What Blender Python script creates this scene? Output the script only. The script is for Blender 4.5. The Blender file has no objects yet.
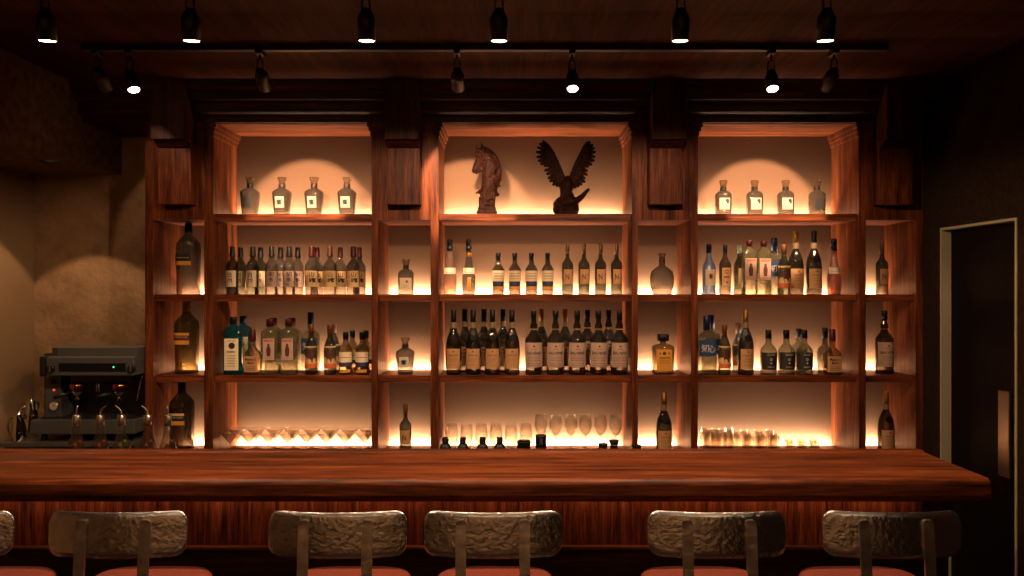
import bpy, math, random
from mathutils import Vector, Matrix
random.seed(7)
SC = bpy.context.scene
COL = SC.collection
PI = math.pi
F, H = 750.0, 1.70                      # focal length in pixels of a 1024 wide frame, eye height


def X(px, y): return (px - 512.0) * y / F
def Z(py, y): return H - (py - 288.0) * y / F


def lin(c):
    return tuple(((v / 255.0) / 12.92 if v / 255.0 <= 0.04045 else ((v / 255.0 + 0.055) / 1.055) ** 2.4) for v in c) + (1.0,)


# ------------------------------------------------------------------ materials
MATS = {}


def new_mat(name):
    m = bpy.data.materials.new(name)
    m.use_nodes = True
    nt = m.node_tree
    nt.nodes.clear()
    out = nt.nodes.new('ShaderNodeOutputMaterial')
    MATS[name] = m
    return m, nt, out


def nd(nt, t, **kw):
    n = nt.nodes.new(t)
    for k, v in kw.items():
        if k.startswith('i_'):
            n.inputs[k[2:].replace('_', ' ')].default_value = v
        else:
            setattr(n, k, v)
    return n


def ramp(nt, fac, stops):
    r = nt.nodes.new('ShaderNodeValToRGB')
    e = r.color_ramp.elements
    e[0].position, e[0].color = stops[0]
    e[1].position, e[1].color = stops[-1]
    for p, c in stops[1:-1]:
        q = e.new(p)
        q.color = c
    nt.links.new(fac, r.inputs['Fac'])
    return r.outputs['Color']


def plain(name, rgb, rough=0.5, metal=0.0, spec=0.5, noise=0.0, nscale=40, bump=0.0, bscale=60, coat=0.0):
    m, nt, out = new_mat(name)
    b = nd(nt, 'ShaderNodeBsdfPrincipled')
    c = lin(rgb)
    b.inputs['Base Color'].default_value = c
    b.inputs['Roughness'].default_value = rough
    b.inputs['Metallic'].default_value = metal
    b.inputs['Specular IOR Level'].default_value = spec
    b.inputs['Coat Weight'].default_value = coat
    tc = nd(nt, 'ShaderNodeTexCoord')
    if noise > 0:
        n = nd(nt, 'ShaderNodeTexNoise')
        n.inputs['Scale'].default_value = nscale
        n.inputs['Detail'].default_value = 5
        nt.links.new(tc.outputs['Object'], n.inputs['Vector'])
        k0, k1 = 1 - noise, 1 + noise
        nt.links.new(ramp(nt, n.outputs['Fac'], [(0.3, tuple(v * k0 for v in c[:3]) + (1,)), (0.7, tuple(min(1, v * k1) for v in c[:3]) + (1,))]), b.inputs['Base Color'])
    if bump > 0:
        n = nd(nt, 'ShaderNodeTexNoise')
        n.inputs['Scale'].default_value = bscale
        n.inputs['Detail'].default_value = 3
        nt.links.new(tc.outputs['Object'], n.inputs['Vector'])
        bp = nd(nt, 'ShaderNodeBump')
        bp.inputs['Strength'].default_value = bump
        bp.inputs['Distance'].default_value = 0.01
        nt.links.new(n.outputs['Fac'], bp.inputs['Height'])
        nt.links.new(bp.outputs['Normal'], b.inputs['Normal'])
    nt.links.new(b.outputs['BSDF'], out.inputs['Surface'])
    return m


def wood(name, dark, mid, light, axis='Z', rough=0.45, scale=1.0, bump=0.25, coat=0.0, spec=0.5):
    m, nt, out = new_mat(name)
    tc = nd(nt, 'ShaderNodeTexCoord')
    mp = nd(nt, 'ShaderNodeMapping')
    s = [26 * scale] * 3
    s['XYZ'.index(axis)] = 1.6 * scale
    mp.inputs['Scale'].default_value = s
    nt.links.new(tc.outputs['Object'], mp.inputs['Vector'])
    n1 = nd(nt, 'ShaderNodeTexNoise')
    n1.inputs['Scale'].default_value = 1.0
    n1.inputs['Detail'].default_value = 9
    n1.inputs['Roughness'].default_value = 0.62
    n1.inputs['Distortion'].default_value = 0.6
    nt.links.new(mp.outputs['Vector'], n1.inputs['Vector'])
    mp2 = nd(nt, 'ShaderNodeMapping')
    s2 = [150 * scale] * 3
    s2['XYZ'.index(axis)] = 9 * scale
    mp2.inputs['Scale'].default_value = s2
    nt.links.new(tc.outputs['Object'], mp2.inputs['Vector'])
    n2 = nd(nt, 'ShaderNodeTexNoise')
    n2.inputs['Scale'].default_value = 1.0
    n2.inputs['Detail'].default_value = 4
    nt.links.new(mp2.outputs['Vector'], n2.inputs['Vector'])
    mx = nd(nt, 'ShaderNodeMix', data_type='FLOAT')
    mx.inputs[0].default_value = 0.35
    nt.links.new(n1.outputs['Fac'], mx.inputs[2])
    nt.links.new(n2.outputs['Fac'], mx.inputs[3])
    col = ramp(nt, mx.outputs[0], [(0.36, lin(dark)), (0.5, lin(mid)), (0.66, lin(light))])
    b = nd(nt, 'ShaderNodeBsdfPrincipled')
    nt.links.new(col, b.inputs['Base Color'])
    b.inputs['Roughness'].default_value = rough
    b.inputs['Coat Weight'].default_value = coat
    b.inputs['Coat Roughness'].default_value = 0.2
    b.inputs['Specular IOR Level'].default_value = spec
    bp = nd(nt, 'ShaderNodeBump')
    bp.inputs['Strength'].default_value = bump
    bp.inputs['Distance'].default_value = 0.004
    nt.links.new(mx.outputs[0], bp.inputs['Height'])
    nt.links.new(bp.outputs['Normal'], b.inputs['Normal'])
    nt.links.new(b.outputs['BSDF'], out.inputs['Surface'])
    return m


def glass(name, tint, edge=None, body=0.06, body_rgb=(120, 100, 80), rough=0.05, bump=0.15, bscale=55):
    """Glass: a tinted transparent body that gets denser at its rim, a little milky body and a glossy skin."""
    m, nt, out = new_mat(name)
    lw = nd(nt, 'ShaderNodeLayerWeight')
    lw.inputs['Blend'].default_value = 0.35
    edge = edge or tuple(v * 0.35 for v in tint)
    mix = nd(nt, 'ShaderNodeMix', data_type='RGBA')
    nt.links.new(lw.outputs['Facing'], mix.inputs[0])
    mix.inputs[6].default_value = tuple(tint) + (1,)
    mix.inputs[7].default_value = tuple(edge) + (1,)
    tr = nd(nt, 'ShaderNodeBsdfTransparent')
    nt.links.new(mix.outputs[2], tr.inputs['Color'])
    df = nd(nt, 'ShaderNodeBsdfDiffuse')
    df.inputs['Color'].default_value = lin(body_rgb)
    m1 = nd(nt, 'ShaderNodeMixShader')
    m1.inputs[0].default_value = body
    nt.links.new(tr.outputs[0], m1.inputs[1])
    nt.links.new(df.outputs[0], m1.inputs[2])
    gl = nd(nt, 'ShaderNodeBsdfGlossy')
    gl.inputs['Roughness'].default_value = rough
    tc = nd(nt, 'ShaderNodeTexCoord')
    n = nd(nt, 'ShaderNodeTexNoise')
    n.inputs['Scale'].default_value = bscale
    nt.links.new(tc.outputs['Object'], n.inputs['Vector'])
    bp = nd(nt, 'ShaderNodeBump')
    bp.inputs['Strength'].default_value = bump
    bp.inputs['Distance'].default_value = 0.01
    nt.links.new(n.outputs['Fac'], bp.inputs['Height'])
    nt.links.new(bp.outputs['Normal'], gl.inputs['Normal'])
    fw = nd(nt, 'ShaderNodeLayerWeight')
    fw.inputs['Blend'].default_value = 0.5
    pw = nd(nt, 'ShaderNodeMath', operation='POWER')
    nt.links.new(fw.outputs['Facing'], pw.inputs[0])
    pw.inputs[1].default_value = 3.0
    ma = nd(nt, 'ShaderNodeMath', operation='MULTIPLY_ADD')
    nt.links.new(pw.outputs[0], ma.inputs[0])
    ma.inputs[1].default_value = 0.5
    ma.inputs[2].default_value = 0.05
    m2 = nd(nt, 'ShaderNodeMixShader')
    nt.links.new(ma.outputs[0], m2.inputs[0])
    nt.links.new(m1.outputs[0], m2.inputs[1])
    nt.links.new(gl.outputs[0], m2.inputs[2])
    nt.links.new(m2.outputs[0], out.inputs['Surface'])
    return m


def emit(name, rgb, strength):
    m, nt, out = new_mat(name)
    e = nd(nt, 'ShaderNodeEmission')
    e.inputs['Color'].default_value = tuple(rgb) + (1,)
    e.inputs['Strength'].default_value = strength
    nt.links.new(e.outputs[0], out.inputs['Surface'])
    return m


LED_C = (1.0, 0.78, 0.54)
SPOT_C = (1.0, 0.65, 0.40)
wood_v = wood('wood_vertical', (30, 12, 6), (82, 38, 17), (124, 64, 32), 'Z', rough=0.45, spec=0.12)
wood_h = wood('wood_horizontal', (34, 14, 6), (88, 40, 18), (130, 67, 33), 'X', rough=0.45, spec=0.12)
wood_y = wood('wood_depth', (34, 14, 6), (88, 40, 18), (130, 67, 33), 'Y', rough=0.45, spec=0.12)
wood_dv = wood('dark_wood_vertical', (22, 9, 5), (54, 23, 12), (84, 38, 20), 'Z', rough=0.5, spec=0.12)
wood_dh = wood('dark_wood_horizontal', (22, 10, 6), (52, 24, 13), (84, 41, 23), 'X', rough=0.5, spec=0.2)
wood_bar = wood('bar_top_wood', (30, 13, 6), (90, 41, 17), (140, 73, 33), 'X', rough=0.40, scale=0.8, bump=0.12, coat=0.0, spec=0.2)
wood_edge = wood('bar_edge_wood', (30, 11, 5), (74, 28, 13), (110, 48, 24), 'X', rough=0.4, scale=0.6, bump=0.2)
wood_panel = wood('bar_panel_wood', (20, 7, 4), (92, 38, 17), (142, 68, 33), 'Z', rough=0.5, scale=1.5, bump=0.35, spec=0.12)
wood_ceil = wood('ceiling_wood', (46, 20, 9), (64, 30, 14), (84, 41, 21), 'Y', rough=0.65, scale=0.5, bump=0.15, spec=0.04)
panel_m = plain('back_panel_paint', (112, 82, 62), 0.7, spec=0.1, noise=0.03, nscale=6)
stone = plain('sand_plaster', (150, 118, 86), 0.85, spec=0.1, noise=0.22, nscale=9, bump=0.6, bscale=38)
stone_d = plain('rough_dark_plaster', (122, 92, 66), 0.9, spec=0.1, noise=0.35, nscale=22, bump=0.9, bscale=70)
plaster = plain('smooth_wall_paint', (140, 112, 82), 0.8, spec=0.1, noise=0.04, nscale=3)
wall_dk = plain('dark_wall_cloth', (38, 27, 20), 0.85, spec=0.03, noise=0.3, nscale=60, bump=0.4, bscale=120)
floor_m = wood('floor_boards', (22, 12, 8), (44, 24, 15), (62, 36, 22), 'X', rough=0.4, scale=0.5)
black = plain('black_plastic', (12, 10, 9), 0.45, spec=0.25)
blackm = plain('black_metal', (18, 15, 13), 0.4, metal=0.3)
lamp_black = plain('lamp_housing_black', (14, 11, 9), 0.45, metal=0.0)
darkbrown = plain('dark_brown_foil', (48, 24, 13), 0.35)
redwax = plain('red_wax', (58, 11, 8), 0.45, spec=0.25)
gold = plain('gold_foil', (150, 108, 42), 0.35, metal=0.8, bump=0.5, bscale=160)
orange_cap = plain('orange_brown_cap', (88, 46, 20), 0.4)
silver = plain('brushed_steel', (170, 160, 146), 0.28, metal=1.0)
chrome = plain('polished_chrome', (215, 205, 190), 0.08, metal=1.0, bump=0.1, bscale=30)
steel_d = plain('grey_steel_counter', (96, 92, 84), 0.38, metal=0.6, noise=0.06)
mach = plain('machine_grey', (74, 72, 69), 0.42, metal=0.25)
mach_d = plain('machine_dark', (20, 19, 18), 0.4, metal=0.2)
copper = plain('copper', (170, 96, 58), 0.15, metal=1.0, bump=0.2, bscale=60)
hammered = plain('hammered_metal', (214, 206, 198), 0.27, metal=1.0, noise=0.15, nscale=26, bump=0.32, bscale=58)
postmetal = plain('stool_bar_metal', (206, 196, 184), 0.38, metal=1.0, noise=0.25, nscale=30, bump=0.25, bscale=40)
leather = plain('rust_leather', (116, 50, 34), 0.6, spec=0.2, noise=0.05, nscale=50, bump=0.25, bscale=220)
jamb_m = plain('door_frame_paint', (150, 138, 112), 0.5)
door_m = wood('door_dark_wood', (8, 5, 4), (12, 7, 5), (16, 9, 7), 'Z', rough=0.45, spec=0.06)
carved = plain('carved_dark_wood', (34, 13, 6), 0.48, spec=0.06, noise=0.5, nscale=28, bump=0.9, bscale=70)
paper = plain('cream_paper', (212, 190, 152), 0.7, noise=0.04)
paper_y = plain('aged_paper', (196, 158, 104), 0.7, noise=0.05)
paper_p = plain('pink_paper', (168, 136, 116), 0.7, noise=0.05)
paper_t = plain('tan_paper', (170, 124, 78), 0.7, noise=0.05)
paper_d = plain('dark_paper', (26, 20, 17), 0.6)
paper_w = plain('white_paper', (190, 176, 150), 0.7)
ink = plain('black_ink', (22, 16, 14), 0.6)
ink_b = plain('brown_ink', (82, 44, 24), 0.6)
ink_r = plain('red_ink', (166, 44, 32), 0.6)
ink_g = plain('pale_ink', (170, 158, 138), 0.6)
blue_l = plain('navy_label', (34, 36, 72), 0.6)
blue_m = plain('blue_label', (26, 52, 92), 0.6)
gold_l = plain('gold_label', (214, 150, 58), 0.45, metal=0.3)
maroon = plain('maroon_label', (76, 24, 14), 0.6)
orange_l = plain('orange_label', (190, 92, 40), 0.6)
bluecap = plain('blue_cap', (22, 28, 62), 0.35)
greencap = plain('pale_green_cap', (104, 116, 92), 0.4)
led_m = emit('led_strip_light', LED_C, 215.0)
lens_m = emit('spot_lens_light', (1.0, 0.62, 0.36), 26.0)
led_green = emit('green_indicator', (0.1, 1.0, 0.3), 1.4)
led_red = emit('red_indicator', (1.0, 0.08, 0.04), 0.8)
g_green = glass('green_glass', (0.36, 0.39, 0.36), body=0.14, body_rgb=(66, 64, 46))
g_brown = glass('brown_glass', (0.42, 0.40, 0.37), body=0.12, body_rgb=(80, 66, 48))
g_dark = glass('dark_glass', (0.27, 0.26, 0.24), body=0.14, body_rgb=(52, 46, 32))
g_grey = glass('smoky_glass', (0.48, 0.47, 0.46), body=0.16, body_rgb=(104, 94, 80))
g_clear = glass('clear_spirit_glass', (0.62, 0.62, 0.56), body=0.14, body_rgb=(150, 142, 104))
g_stop = glass('stopper_glass', (0.82, 0.76, 0.66), edge=(0.4, 0.35, 0.28), body=0.06)
g_blue = glass('blue_glass', (0.12, 0.42, 0.48), edge=(0.02, 0.10, 0.18), body=0.12, body_rgb=(20, 110, 120))
g_frost = glass('pale_blue_glass', (0.45, 0.55, 0.72), edge=(0.3, 0.35, 0.5), body=0.55, body_rgb=(128, 140, 170), rough=0.2)
g_pink = glass('pink_glass', (0.62, 0.46, 0.42), edge=(0.35, 0.2, 0.17), body=0.2, body_rgb=(150, 104, 90))
g_amber = glass('amber_glass', (0.56, 0.48, 0.36), body=0.14, body_rgb=(120, 92, 54))
g_table = glass('table_glass', (0.93, 0.91, 0.88), edge=(0.72, 0.68, 0.62), body=0.0, body_rgb=(150, 140, 120), rough=0.06, bump=0.08, bscale=90)


# ------------------------------------------------------------------ mesh builder
class MB:
    def __init__(self):
        self.v, self.f, self.m, self.s = [], [], [], []
        self.mats = []

    def mi(self, mat):
        if mat not in self.mats:
            self.mats.append(mat)
        return self.mats.index(mat)

    def add(self, vs, fs, mat, smooth=False):
        o = len(self.v)
        k = self.mi(mat)
        self.v += [tuple(p) for p in vs]
        for f in fs:
            self.f.append([i + o for i in f])
            self.m.append(k)
            self.s.append(smooth)
        return self

    def box(self, x0, x1, y0, y1, z0, z1, mat, bev=0.0, top=None):
        if bev <= 0:
            vs = [(x, y, z) for z in (z0, z1) for y in (y0, y1) for x in (x0, x1)]
            fs = [(0, 2, 3, 1), (4, 5, 7, 6), (0, 1, 5, 4), (2, 6, 7, 3), (0, 4, 6, 2), (1, 3, 7, 5)]
            for i, f in enumerate(fs):
                self.add([vs[j] for j in f], [(0, 1, 2, 3)], top if (top and i == 1) else mat)
            return self
        b = min(bev, (x1 - x0) * .49, (y1 - y0) * .49, (z1 - z0) * .49)
        import bmesh
        bm = bmesh.new()
        bmesh.ops.create_cube(bm, size=1)
        for v in bm.verts:
            v.co = Vector(((x0 + x1) / 2 + v.co.x * (x1 - x0), (y0 + y1) / 2 + v.co.y * (y1 - y0), (z0 + z1) / 2 + v.co.z * (z1 - z0)))
        bmesh.ops.bevel(bm, geom=list(bm.edges), offset=b, segments=2, affect='EDGES', profile=0.5)
        self.bm(bm, mat)
        return self

    def bm(self, bm, mat, smooth=False):
        bm.verts.index_update()
        self.add([v.co[:] for v in bm.verts], [[v.index for v in f.verts] for f in bm.faces], mat, smooth)
        bm.free()

    def loft(self, rings, mat, cap0=True, cap1=True, smooth=True, closed=True):
        n = len(rings[0])
        vs = [p for r in rings for p in r]
        fs = []
        for k in range(len(rings) - 1):
            for i in range(n if closed else n - 1):
                j = (i + 1) % n
                fs.append((k * n + i, k * n + j, (k + 1) * n + j, (k + 1) * n + i))
        o = len(self.v)
        self.add(vs, fs, mat, smooth)
        kk = self.mi(mat)
        if cap0:
            self.f.append([o + i for i in reversed(range(n))]); self.m.append(kk); self.s.append(False)
        if cap1:
            b = o + (len(rings) - 1) * n
            self.f.append([b + i for i in range(n)]); self.m.append(kk); self.s.append(False)
        return self

    def lathe(self, prof, mat, seg=24, ax=(0, 0), cap0=True, cap1=True, smooth=True, mtx=None):
        rings = []
        for z, r in prof:
            ring = [Vector((ax[0] + r * math.cos(2 * PI * i / seg), ax[1] + r * math.sin(2 * PI * i / seg), z)) for i in range(seg)]
            if mtx:
                ring = [mtx @ p for p in ring]
            rings.append(ring)
        return self.loft(rings, mat, cap0, cap1, smooth)

    def tube(self, pts, rad, mat, seg=10, flat=None):
        pts = [Vector(p) for p in pts]
        n = len(pts)
        rad = rad if isinstance(rad, (list, tuple)) else [rad] * n
        rings = []
        up = None
        for i in range(n):
            t = (pts[min(i + 1, n - 1)] - pts[max(i - 1, 0)]).normalized()
            if up is None:
                up = Vector((0, 0, 1)) if abs(t.z) < 0.9 else Vector((0, 1, 0))
            s = t.cross(up).normalized()
            up = s.cross(t).normalized()
            rings.append([pts[i] + (s * math.cos(2 * PI * k / seg) + up * math.sin(2 * PI * k / seg)) * rad[i] for k in range(seg)])
        return self.loft(rings, mat)

    def prism(self, outline, a0, a1, mat, axis='X', smooth=False):
        """outline: (u,v) points; axis X: (y,z) swept in x; axis Y: (x,z) swept in y; axis Z: (x,y) swept in z."""
        def mk(u, v, a):
            return {'X': (a, u, v), 'Y': (u, a, v), 'Z': (u, v, a)}[axis]
        return self.loft([[mk(u, v, a0) for u, v in outline], [mk(u, v, a1) for u, v in outline]], mat, smooth=smooth)

    def mesh(self, name):
        me = bpy.data.meshes.new(name)
        me.from_pydata(self.v, [], self.f)
        for m in self.mats:
            me.materials.append(m)
        me.polygons.foreach_set('material_index', self.m)
        me.polygons.foreach_set('use_smooth', self.s)
        import bmesh
        bm = bmesh.new()
        bm.from_mesh(me)
        bmesh.ops.remove_doubles(bm, verts=bm.verts, dist=1e-6)
        bmesh.ops.recalc_face_normals(bm, faces=bm.faces)
        bm.to_mesh(me)
        bm.free()
        me.update()
        return me

    def build(self, name, parent=None, **kw):
        o = bpy.data.objects.new(name, self.mesh(name))
        COL.objects.link(o)
        if parent:
            o.parent = parent
        return tag(o, **kw)


def tag(o, label=None, cat=None, group=None, kind=None):
    if label: o['label'] = label
    if cat: o['category'] = cat
    if group: o['group'] = group
    if kind: o['kind'] = kind
    return o


def empty(name, loc=(0, 0, 0), rz=0, **kw):
    o = bpy.data.objects.new(name, None)
    o.empty_display_size = 0.05
    COL.objects.link(o)
    o.location = loc
    o.rotation_euler = (0, 0, rz)
    return tag(o, **kw)


def copy_thing(src, loc, rz=0, label=None, group=None):
    r = src.copy()
    COL.objects.link(r)
    r.location = loc
    r.rotation_euler = (0, 0, rz)
    if label: r['label'] = label
    if group: r['group'] = group
    for ch in list(src.children):
        c = ch.copy(); COL.objects.link(c); c.parent = r
        for g in list(ch.children):
            d = g.copy(); COL.objects.link(d); d.parent = c
    return r


_tx = {}


def text_geo(body):
    if body in _tx:
        return _tx[body]
    cu = bpy.data.curves.new('lettering', 'FONT')
    cu.body = body
    cu.align_x = 'CENTER'
    cu.align_y = 'CENTER'
    cu.resolution_u = 2
    cu.offset = 0.018
    o = bpy.data.objects.new('lettering', cu)
    COL.objects.link(o)
    dg = bpy.context.evaluated_depsgraph_get()
    dg.update()
    me = bpy.data.meshes.new_from_object(o.evaluated_get(dg))
    vs = [v.co.copy() for v in me.vertices]
    fs = [list(p.vertices) for p in me.polygons]
    bpy.data.objects.remove(o)
    bpy.data.meshes.remove(me)
    if vs:
        xs = [v.x for v in vs]; ys = [v.y for v in vs]
        cx, cy = (max(xs) + min(xs)) / 2, (max(ys) + min(ys)) / 2
        w, h = max(xs) - min(xs), max(ys) - min(ys)
        vs = [((v.x - cx) / h, (v.y - cy) / h) for v in vs]
    else:
        w, h = 1, 1
    _tx[body] = (vs, fs, w / h)
    return _tx[body]


# ------------------------------------------------------------------ camera and render look
cd = bpy.data.cameras.new('camera')
cam = bpy.data.objects.new('camera', cd)
COL.objects.link(cam)
cam.location = (0, 0, H)
cam.rotation_euler = (PI / 2, 0, 0)
cd.sensor_width = 36
cd.lens = 36 * F / 1024
cd.clip_start = 0.05
SC.camera = cam
SC.view_settings.view_transform = 'Standard'
SC.view_settings.look = 'None'
SC.view_settings.gamma = 1
SC.view_settings.use_curve_mapping = False
SC.view_settings.exposure = 0.0
cy = SC.cycles
cy.use_denoising = True
cy.max_bounces = 10
cy.diffuse_bounces = 3
cy.glossy_bounces = 3
cy.transparent_max_bounces = 96
cy.caustics_reflective = False
cy.caustics_refractive = False
cy.sample_clamp_indirect = 4
w = bpy.data.worlds.new('World')
SC.world = w
w.use_nodes = True
w.node_tree.nodes['Background'].inputs[0].default_value = (1, 0.6, 0.35, 1)
w.node_tree.nodes['Background'].inputs[1].default_value = 0.004

# ------------------------------------------------------------------ room shell
CEIL = 2.77
XL, XR, YB, YF = -2.79, 2.19, 4.38, -2.4
MB().box(XL - .1, XR + .3, YF, YB + .1, -0.06, 0, floor_m).build('floor', kind='structure')
MB().box(XL - .1, XR + .3, YF, YB + .1, CEIL, CEIL + .06, wood_ceil).build('ceiling', kind='structure')
MB().box(XL - .1, XR + .3, YB, YB + .1, 0, CEIL, stone).build('wall_back', kind='structure')
MB().box(XL - .1, XL, YF, YB, 0, CEIL, plaster).build('wall_left', kind='structure')
MB().box(XL - .1, XR + .3, YF - .1, YF, 0, CEIL, plaster).build('wall_front', kind='structure')
# right wall with the door opening
DZ, DY0, DY1 = 2.006, 3.25, 3.83
wr = MB()
wr.box(XR, XR + .12, YF, DY0, 0, CEIL, wall_dk)
wr.box(XR, XR + .12, DY1, YB, 0, CEIL, wall_dk)
wr.box(XR, XR + .12, DY0, DY1, DZ, CEIL, wall_dk)
wr.build('wall_right', kind='structure')
d = empty('door_1', (0, 0, 0), kind='structure')
fr = MB()
fr.box(XR - .004, XR + .11, DY1 - .012, DY1, 0, DZ, jamb_m)
fr.box(XR - .004, XR + .11, DY0, DY0 + .012, 0, DZ, jamb_m)
fr.box(XR - .004, XR + .11, DY0 + .012, DY1 - .012, DZ - .012, DZ, jamb_m)
fr.build('door_frame', d)
MB().box(XR + .045, XR + .085, DY0 + .014, DY1 - .014, 0.005, DZ - .014, door_m).build('door_leaf', d)
hb = MB()
hb.box(XR - .004, XR + .012, 3.30, 3.375, Z(479, 3.3), Z(392, 3.3), silver, bev=.003)
for zz in (Z(400, 3.3), Z(470, 3.3)):
    hb.box(XR + .012, XR + .045, 3.32, 3.35, zz - .02, zz, silver)
hb.build('door_handle', d, label='tall flat brushed steel pull handle')
# bulkhead above the coffee corner
cb = MB().box(XL, -2.28, YF, YB, 2.42, CEIL, stone_d)
DLX, DLY, DLR = -2.42, 3.93, .055
cb.box(XL, DLX - DLR, YF, YB, 2.36, 2.42, stone_d)
cb.box(DLX + DLR, -2.28, YF, YB, 2.36, 2.42, stone_d)
cb.box(DLX - DLR, DLX + DLR, YF, DLY - DLR, 2.36, 2.42, stone_d)
cb.box(DLX - DLR, DLX + DLR, DLY + DLR, YB, 2.36, 2.42, stone_d)
cb.build('ceiling_beam', kind='structure')

# ------------------------------------------------------------------ back bar shelving
FY, BY = 4.0, 4.35
def fx(px): return (px - 512) / 187.5
cols = [(153, 204), (213, 371.5), (378, 430.5), (438.5, 632), (638, 691), (698, 859), (866, 916)]
post_px = [(145, 153), (204, 213), (371.5, 378), (430.5, 438.5), (632, 638), (691, 698), (859, 866), (916, 924.6)]
SZ = [2.099, 1.665, 1.2298, 0.795]
TOPZ = 2.58
shelf_unit = empty('bar_shelving', (0, 4.2, 0), label='tall dark red wooden back bar shelving with glowing compartments along the back wall', cat='shelving')
shelf_unit.location = (0, 0, 0)
for a, b in post_px:
    MB().box(fx(a), fx(b), FY, BY, 0.0, TOPZ, wood_v, bev=.0015).build('post', shelf_unit)
wide = [1, 3, 5]
for i, (a, b) in enumerate(cols):
    x0, x1 = fx(a), fx(b)
    MB().box(x0 - .01, x1 + .01, BY, BY + .02, 0.5, TOPZ, panel_m).build('back_panel', shelf_unit)
    for k, z in enumerate(SZ):
        if k == 0 and i not in wide:
            # solid front panel above the narrow compartments
            MB().box(x0 - .0005, x1 + .0005, FY + .001, FY + .03, 2.0627, TOPZ, wood_v).build('front_panel', shelf_unit)
            MB().box(x0, x1, FY + .03, BY, 2.0627, 2.09, wood_h).build('soffit_board', shelf_unit)
            continue
        MB().box(x0, x1, FY + .03, BY - .036, z - .037, z, wood_h, bev=.002).build('shelf', shelf_unit)
        s = MB()
        a_ = [(x, y_, z_) for x in (x0 + .004, x1 - .004) for y_, z_ in ((BY - .034, z - .004), (BY - .004, z - .032), (BY - .034, z - .0365), (BY + .001, z - .032), (BY + .001, z - .0365))]
        s.add([a_[0], a_[1], a_[6], a_[5]], [(0, 1, 2, 3)], led_m)
        s.add(a_, [(0, 2, 7, 5), (2, 4, 9, 7), (4, 3, 8, 9), (3, 1, 6, 8), (0, 1, 3, 4, 2), (5, 6, 8, 9, 7)], blackm)
        s.build('light_strip', shelf_unit, label='warm glowing strip recessed behind the shelf')
    if i in wide:
        MB().box(x0, x1, FY, BY, TOPZ, TOPZ + .03, wood_h).build('soffit_board', shelf_unit)
# plinth of the shelving
MB().box(fx(153), fx(916), FY + .02, BY, 0.0, SZ[3] - .037, wood_dh).build('plinth', shelf_unit)
# crown
prof = [(FY - .14, CEIL), (FY - .14, 2.735), (FY - .132, 2.728), (FY - .115, 2.722), (FY - .105, 2.712), (FY - .105, 2.682), (FY - .095, 2.674), (FY - .07, 2.668),
        (FY - .062, 2.660), (FY - .062, 2.626), (FY - .05, 2.618), (FY - .025, 2.614), (FY - .018, 2.606), (FY - .018, 2.580), (FY + .02, 2.580), (FY + .02, CEIL)]
MB().prism(prof, -2.28, XR, wood_dh, 'X').build('cornice', shelf_unit)
MB().box(-2.28, fx(145), FY + .02, YB, 2.58, 2.61, wood_dh).build('side_soffit', shelf_unit)
# capitals above the narrow columns
for a, b in ((145, 213), (371.5, 438.5), (632, 698), (859, 924.6)):
    m = MB()
    for k, (e, z0, z1) in enumerate(((.022, 2.555, 2.58), (.014, 2.535, 2.555), (.006, 2.51, 2.535))):
        x0 = fx(a) - (e if a > 150 else 0)
        x1 = min(fx(b) + e, XR)
        m.box(x0, x1, FY - e * .8, BY - .0005, z0, z1, wood_v, bev=.002)
    m.build('capital', shelf_unit)
for xc in (-1.765, -.567, .806, 2.008):
    bl = MB().box(xc - .086, xc + .086, 3.92, FY, 2.139, 2.463, wood_v, bev=.002).build('corbel_lower', shelf_unit)
    m = MB().box(xc - .0865, xc + .0865, 3.84, FY + .0, 2.463, CEIL - .001, wood_dv, bev=.002)
    m.prism([(3.87, 2.463), (3.92, 2.463), (3.92, 2.43), (3.905, 2.437), (3.885, 2.45)], xc - .084, xc + .084, wood_dv, 'X')
    m.build('corbel_upper', shelf_unit)

# ------------------------------------------------------------------ bar counter
BT = 1.03
BX0, BX1 = XL, 1.68
m = MB()
prof = [(3.10, BT + .006), (3.06, BT + .006), (3.052, BT)]
prof += [(2.652, BT)]
for k in range(1, 9):
    a = k / 8 * PI / 2
    prof.append((2.652 - .030 * math.sin(a), BT - .024 + .024 * math.cos(a)))
prof += [(2.619, .975), (2.622, .957), (2.626, .952), (3.10, .952)]
n = len(prof)
rings = [[(x, y, z) for y, z in prof] for x in (BX0, BX1 - .006, BX1)]
rings[2] = [(BX1, y + (.006 if y < 2.64 else 0), z) for y, z in prof]
m.loft(rings, wood_bar, smooth=False)
# lower rounded edge takes the darker edge wood
bt = m.build('counter_slab', label='long polished reddish wooden bar top with rounded front edge', cat='bar top')
bb = empty('bar_counter', (0, 0, 0), label='dark wooden bar front with vertical grain panels below the bar top', cat='bar counter')
MB().box(XL, 1.53, 2.82, 2.86, .734, .9515, wood_panel).build('upper_panel', bb)
MB().box(XL, 1.53, 2.80, 2.86, .722, .7335, wood_h, bev=.002).build('ledge', bb)
MB().box(XL, 1.65, 2.835, 2.86, .56, .7215, wood_dh).build('middle_panel', bb)
MB().box(XL, 1.65, 2.86, 3.02, 0, .9515, wood_dv).build('carcass', bb)
MB().box(1.53, 1.655, 2.81, 2.86, .7225, .9515, wood_dv, bev=.003).build('end_post', bb)
MB().box(XL, 1.65, 2.83, 2.86, 0, .555, wood_dh).build('lower_panel', bb)
for px in (157, 827):
    MB().box(X(px, 2.82) - .002, X(px, 2.82) + .002, 2.818, 2.8195, .734, .951, black).build('seam_strip', bb)
MB().box(XL + .02, 1.50, 2.775, 2.79, .943, .9515, blackm).build('light_channel', bb)

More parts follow.
